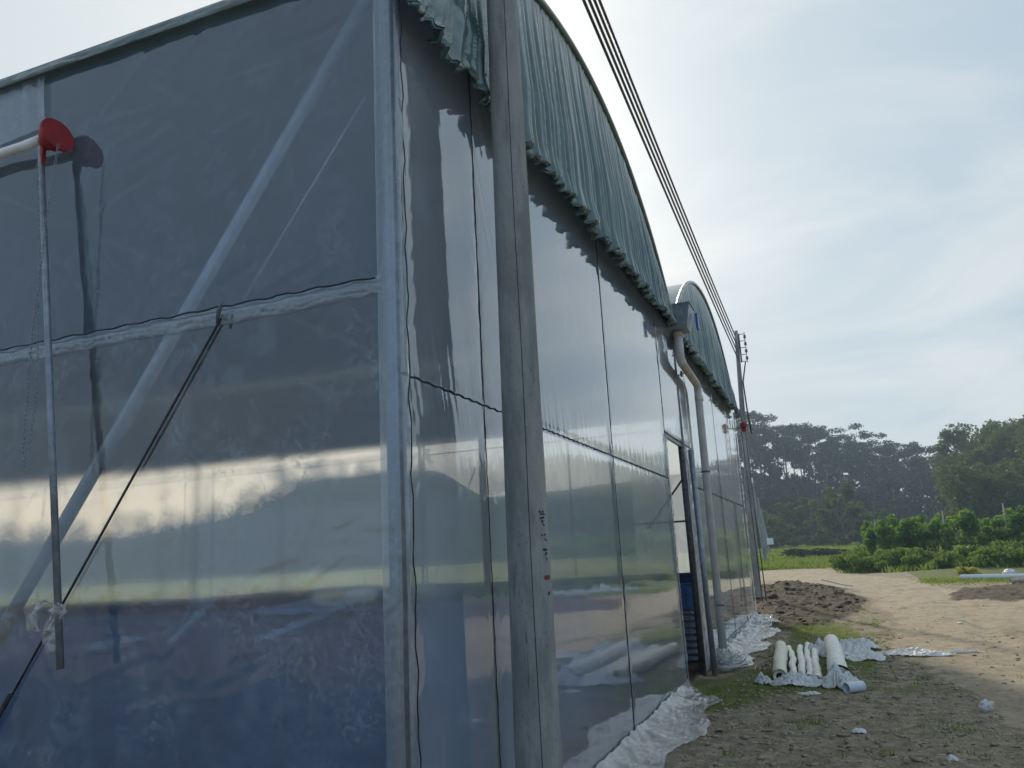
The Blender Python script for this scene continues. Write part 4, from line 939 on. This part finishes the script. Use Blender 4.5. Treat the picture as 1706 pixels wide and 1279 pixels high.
# ------------------------------------------------------------ poles and cables
def pole(name, base, h, r0, r1, label, rack=None, lean=(0, 0), seam=True, extra=None):
    p_ = empty(name, base, label, 'utility pole', None); m_ = MB(); top = Vector((lean[0], lean[1], h)); n_ = 24
    m_.tube([Vector((0, 0, -.3)).lerp(top, i / n_) for i in range(n_ + 1)], [r0 + (r1 - r0) * i / n_ for i in range(n_ + 1)], 40); m_.build('shaft', 'concrete pole', p_); return p_, top
def rail_rack(p_, z0, z1, x_, y_, side):
    # vertical steel bracket with four spool insulators
    m_ = MB()
    m_.box((x_ - .02, y_ - .02, z0), (x_ + .02, y_ + .02, z1)); m_.tube([(x_ + side * .16, y_, z0 - .03), (x_ + side * .16, y_, z1 + .03)], .011, 6)
    m_.build('rack', 'steel dark', p_, False)
    for k in range(5):
        z_ = z0 + .02 + (z1 - z0 - .04) * k / 4; MB().box((x_ - .02, y_ - .012, z_ - .008), (x_ + side * .17, y_ + .012, z_ + .008)).build('arm', 'steel dark', p_, False)
    for k in range(4):
        z_ = z0 + (z1 - z0) * (k + .5) / 4
        MB().tube([(x_ + side * .16, y_, z_ - .04), (x_ + side * .16, y_, z_ - .015), (x_ + side * .16, y_, z_), (x_ + side * .16, y_, z_ + .015), (x_ + side * .16, y_, z_ + .04)], [.04, .04, .022, .04, .04], 12).build('insulator', 'steel dark', p_)
NP, ntop = pole('concrete_pole', (-1.508, 4.09, 0), 7.4, .124, .078, 'large weathered round concrete pole in front of the greenhouse corner', lean=(.06, 0))
rail_rack(NP, 6.45, 7.15, -.10, -.10, 1)
# seam and paint marks of the near pole
def on_pole(z_, ang, dr=.0):
    t_ = (z_ + .3) / 7.7; r_ = .124 + (.078 - .124) * t_ + dr; c = Vector((0, 0, -.3)).lerp(ntop, t_); return c + Vector((math.cos(ang) * r_, math.sin(ang) * r_, 0))
va = math.atan2(-4.09, 1.508)                                   # angle that faces the camera
MB().tube([on_pole(z_, va + .12 + .02 * math.sin(z_ * 3), -.001) for z_ in np.arange(0, 7.3, .15)], .0028, 5).build('seam', 'black rubber', NP)
simple('red mark', (.22, .03, .03), (.12, .04, .035), rough=.8, scale=40, bmp=.1)
simple('black mark', (.012, .012, .012), (.05, .05, .05), rough=.8, scale=60, bmp=.1)
def stroke(mb, z_, a_, ln, th, tilt=0.0):
    n_ = 6
    for i in range(n_):
        a0 = a_ + ln * i / n_; a1 = a_ + ln * (i + 1) / n_; zz0 = z_ + tilt * i / n_; zz1 = z_ + tilt * (i + 1) / n_
        mb.add([on_pole(zz0 - th, a0, .0015), on_pole(zz1 - th, a1, .0015), on_pole(zz1 + th, a1, .0015), on_pole(zz0 + th, a0, .0015)], [(0, 1, 2, 3)])
mk = MB(); A0 = va + .62
for (z_, a_, ln, th, ti) in ((1.835, 0, .10, .006, 0), (1.835, .18, .12, .006, 0), (1.822, .04, .34, .004, 0), (1.800, .02, .30, .005, .006), (1.785, .10, .14, .006, 0), (1.772, .16, .16, .004, -.008),
                             (1.715, .05, .10, .004, 0), (1.712, .22, .14, .004, .008), (1.695, .24, .2, .004, -.01), (1.640, .10, .30, .006, 0), (1.617, .22, .16, .006, .006), (1.600, .28, .12, .004, -.012), (1.415, .30, .14, .008, .008)): stroke(mk, z_, A0 + a_, ln, th, ti)
mk.build('painted_characters', 'black mark', NP, False)
mk = MB(); stroke(mk, 1.498, A0 + .10, .42, .011, .002); mk.build('red_paint_mark', 'red mark', NP, False)
FP, _ = pole('concrete_pole', (-2.07, 23.6, 0), 7.75, .13, .05, 'tall concrete pole with a wire rack just past the far corner of the greenhouse', lean=(.26, 0))
rail_rack(FP, 6.8, 7.65, .32, 0, 1)
MB().tube([(.42, 0, 6.8), (.30, -.1, 6.2), (.33, -.1, 5.2), (.37, -.1, 4.7)], .022, 6).build('service_cable', 'cable', FP)
cab = []
names = ('lowest', 'second lowest', 'second highest', 'highest')
for k in range(4):
    a = Vector((-1.508 + .06 + .01, 3.96, 6.45 + .7 * (k + .5) / 4)); b = Vector((-2.07 + .26 - .03, 23.52, 6.8 + .9 * (k + .5) / 4)); pts = []
    for i in range(41):
        t_ = i / 40; p = a.lerp(b, t_); p.z -= (.07 + .012 * k) * 4 * t_ * (1 - t_); pts.append(p)
    tag(MB().tube(pts, .017, 6).build('power_cable', 'cable'), '%s of the four parallel dark cables strung between the two nearer concrete poles' % names[k], 'cable', 'overhead cables')
P2, _ = pole('concrete_pole', (-4.95, 68, .3), 6.3, .15, .09, 'slender pale pole with white top standing beyond the road bend', lean=(-.35, 0))
MB().tube([(-.32, 0, 5.6), (-.36, 0, 6.7)], .07, 8).build('lamp_top', 'pvc white', P2)
P3_, _ = pole('concrete_pole', (-5.9, 84, .4), 5.9, .14, .08, 'middle of the three slender poles beyond the road bend, partly hidden', lean=(-.3, 0))
P4, _ = pole('concrete_pole', (-6.4, 96, .5), 5.2, .13, .08, 'farthest and shortest slender pole, with a small meter box near its foot', lean=(-.5, 0))
MB().box((-.25, -.3, 1.2), (.45, -.1, 1.9)).build('meter_box', 'pvc white', P4, False)

# ------------------------------------------------------------ film rolls and bits on the ground
def roll(name, a, b, r, label, mat, seed, cat='film roll', hollow=True, wob=.006, grp='rolls of film lying by the greenhouse'):
    a = Vector(a); b = Vector(b); n_ = 46; pts = []; rs = []
    for i in range(n_):
        t_ = i / (n_ - 1); p = a.lerp(b, t_); p.x += wob * math.sin(t_ * 9 + seed) + wob * .6 * math.sin(t_ * 23 + seed); rs.append(r * (1 + .10 * float(fbm(t_ * 14 + seed, 0.3, 4, .6)) * 2)); p.z = gz(p.x, p.y) + r * .9 + .01; pts.append(p)
    e = empty(name, tuple(a), label, cat, grp); m_ = MB().tube(pts, rs, 18, cap=False, jitter=.035)
    o = m_.build('wound_film', mat, e); o.location = -a
    for p, q_, s_ in ((pts[0], pts[1], 1), (pts[-1], pts[-2], 1)):
        d_ = (q_ - p).normalized(); MB().hollow([p - d_ * .006, p + d_ * .06], r * .88, r * .5, 16).build('core_end', mat, e).location = -a
        MB().tube([p + d_ * .02, p + d_ * .05], r * .55, 12).build('core_hole_shade', 'black rubber', e).location = -a  # black plug in the core end: the hole's shade put in as colour
    return e
roll('film_roll', (-.77, 10.5, 0), (-.92, 13.7, 0), .085, 'thick yellowish film roll, leftmost on the ground by the greenhouse', 'roll yellow', 1.1)
roll('film_roll', (-.60, 10.8, 0), (-.80, 13.8, 0), .042, 'thin crooked white roll right beside the thick yellowish one', 'roll white', 2.3, wob=.014)
roll('film_roll', (-.515, 10.7, 0), (-.65, 13.8, 0), .044, 'thin cream roll, second of the slim rolls from the left', 'roll white', 3.7)
roll('film_roll', (-.43, 10.8, 0), (-.56, 14.2, 0), .042, 'longest slim cream roll, poking out farthest at its back end', 'roll white', 5.2, wob=.01)
roll('film_roll', (-.345, 10.5, 0), (-.44, 13.6, 0), .050, 'slim cream roll with an open dark end, rightmost of the slim ones', 'roll white', 6.4)
roll('film_roll', (-.10, 10.45, 0), (-.18, 14.0, 0), .112, 'fat white wrapped roll under crumpled clear plastic', 'roll white', 8.8)
def crumple_sheet(c, sx, sy, rot, name, label, seed, hgt=.12, mat='litter film', cat='plastic sheet', ragged=.30, n_=84):
    G = np.zeros((n_, n_, 3)); c = Vector(c)
    for i in range(n_):
        for j in range(n_):
            u, v = i / (n_ - 1) * 2 - 1, j / (n_ - 1) * 2 - 1
            k = 1 + ragged * float(fbm(math.atan2(v, u) * 1.5 + seed, seed, 3)) * 2
            uu, vv = u * math.sqrt(1 - v * v / 2) * k, v * math.sqrt(1 - u * u / 2) * k
            x_ = uu * sx * math.cos(rot) - vv * sy * math.sin(rot); y_ = uu * sx * math.sin(rot) + vv * sy * math.cos(rot)
            ed = max(0, 1 - (u * u + v * v) * .5)
            z_ = 1.15 * hgt * (ed ** .8) * (.42 + .5 * float(fbm(x_ * 3 + seed, y_ * 2.4 + seed, 2)) + .75 * abs(float(fbm(x_ * 8 + seed, y_ * 7 + seed, 4, .62)))) * (1 - (u * u + v * v) * .45)
            G[i, j] = (c.x + x_, c.y + y_, gz(c.x + x_, c.y + y_) + z_ + .006)
    e = MB().grid(G).build(name, mat); return tag(e, label, cat)
crumple_sheet((-.12, 10.4, 0), .20, .36, .1, 'crumpled_film', 'crumpled clear film wrapped over the near end of the fat white roll', 3.1, .19)
crumple_sheet((-.60, 10.42, 0), .30, .20, -.1, 'crumpled_film', 'low crumpled film under the near ends of the slim rolls', 9.3, .12)
crumple_sheet((-.30, 13.5, 0), .26, .7, .3, 'crumpled_film', 'grey white film heap between the slim rolls and the fat roll', 14.6, .22)
crumple_sheet((.10, 13.5, 0), .32, .6, -.2, 'crumpled_film', 'crumpled film pile lying right of the fat roll', 19.9, .25)
crumple_sheet((.22, 12.9, 0), .28, .40, .2, 'crumpled_film', 'small whitish film heap right of the fat roll, nearer the camera', 23.4, .12)
crumple_sheet((.95, 13.15, 0), .46, .20, -.35, 'film_strip', 'long narrow strip of white film trailing onto the dirt road', 27.2, .09, cat='film strip')
crumple_sheet((1.5, 13.25, 0), .25, .05, .05, 'film_strip', 'thin tail of white film at the far right end of the trailing strip', 30.1, .04, cat='film strip')
crumple_sheet((-.95, 10.5, 0), .09, .16, .4, 'crumpled_film', 'small scrap of crumpled film left of the rolls', 33.3, .14)
crumple_sheet((-.42, 9.75, 0), .10, .07, 0, 'plastic_scrap', 'flat white plastic scrap in the grass before the rolls', 36.5, .03, cat='plastic scrap')
crumple_sheet((.02, 7.9, 0), .06, .06, 0, 'plastic_scrap', 'tiny clear plastic scrap on the foreground mud', 39.5, .05, cat='plastic scrap', n_=20)
crumple_sheet((.62, 6.95, 0), .035, .02, 0, 'plastic_scrap', 'small white scrap at the bottom edge of the picture', 41.5, .04, cat='plastic scrap', n_=16)
crumple_sheet((2.05, 17.5, 0), .05, .05, 0, 'plastic_scrap', 'small white fleck lying on the sunlit road', 44.5, .05, cat='plastic scrap', n_=12)
bl = rag((1.14, 8.93, gz(1.14, 8.93) + .05), (.062, .055, .05), 12.7, 'crumpled_ball', 'litter film', amp=.7); tag(bl, 'crumpled ball of white plastic alone on the right foreground', 'plastic ball')
sp = empty('pipe_offcut', (.04, 9.98, gz(.04, 9.98) + .055), 'short bluish white plastic pipe offcut in front of the fat roll', 'pipe offcut')
dv = Vector((.085, .075, .0)); MB().hollow([-dv, Vector(), dv], .056, .050, 28).build('tube', 'pvc blue white', sp)
sk = MB().tube([(-.38, 24.3, .62), (.1, 24.9, .45), (.42, 25.4, .36)], .025, 6).build('white_stick', 'pvc white'); tag(sk, 'thin pale stick lying across the dark soil heap', 'stick')
zz0 = gz(4.8, 31.5) + .10
tag(MB().hollow([(4.15, 33.2, gz(4.15, 33.2) + .12), (8.6, 30.9, gz(8.6, 30.9) + .12)], .10, .088, 18).build('white_pipe', 'pvc white'), 'long white plastic pipe lying at the right edge of the road', 'pipe')
tag(MB().hollow([(5.15, 30.3, gz(5.15, 30.3) + .09), (7.4, 31.0, gz(7.4, 31.0) + .09)], .085, .075, 18).build('white_pipe', 'pvc brown'), 'shorter pinkish pipe lying in front of the long white one', 'pipe')
sk_ = rag((5.9, 34.6, gz(5.9, 34.6) + .12), (.26, .2, .17), 22.1, 'white_sack', 'litter film', amp=.4); tag(sk_, 'small white sack on the grass behind the long white pipe', 'sack')

# ------------------------------------------------------------ haze
m, t, o = newmat('haze'); pv = nn(t, 'ShaderNodeVolumePrincipled'); pv.inputs['Color'].default_value = (.62, .80, 1.0, 1); pv.inputs['Density'].default_value = .0010; pv.inputs['Anisotropy'].default_value = .25
t.links.new(pv.outputs[0], o.inputs['Volume'])
hb = MB().box((-335, -62, -8), (335, 425, 52)).build('haze', 'haze', None, False, kind='stuff')
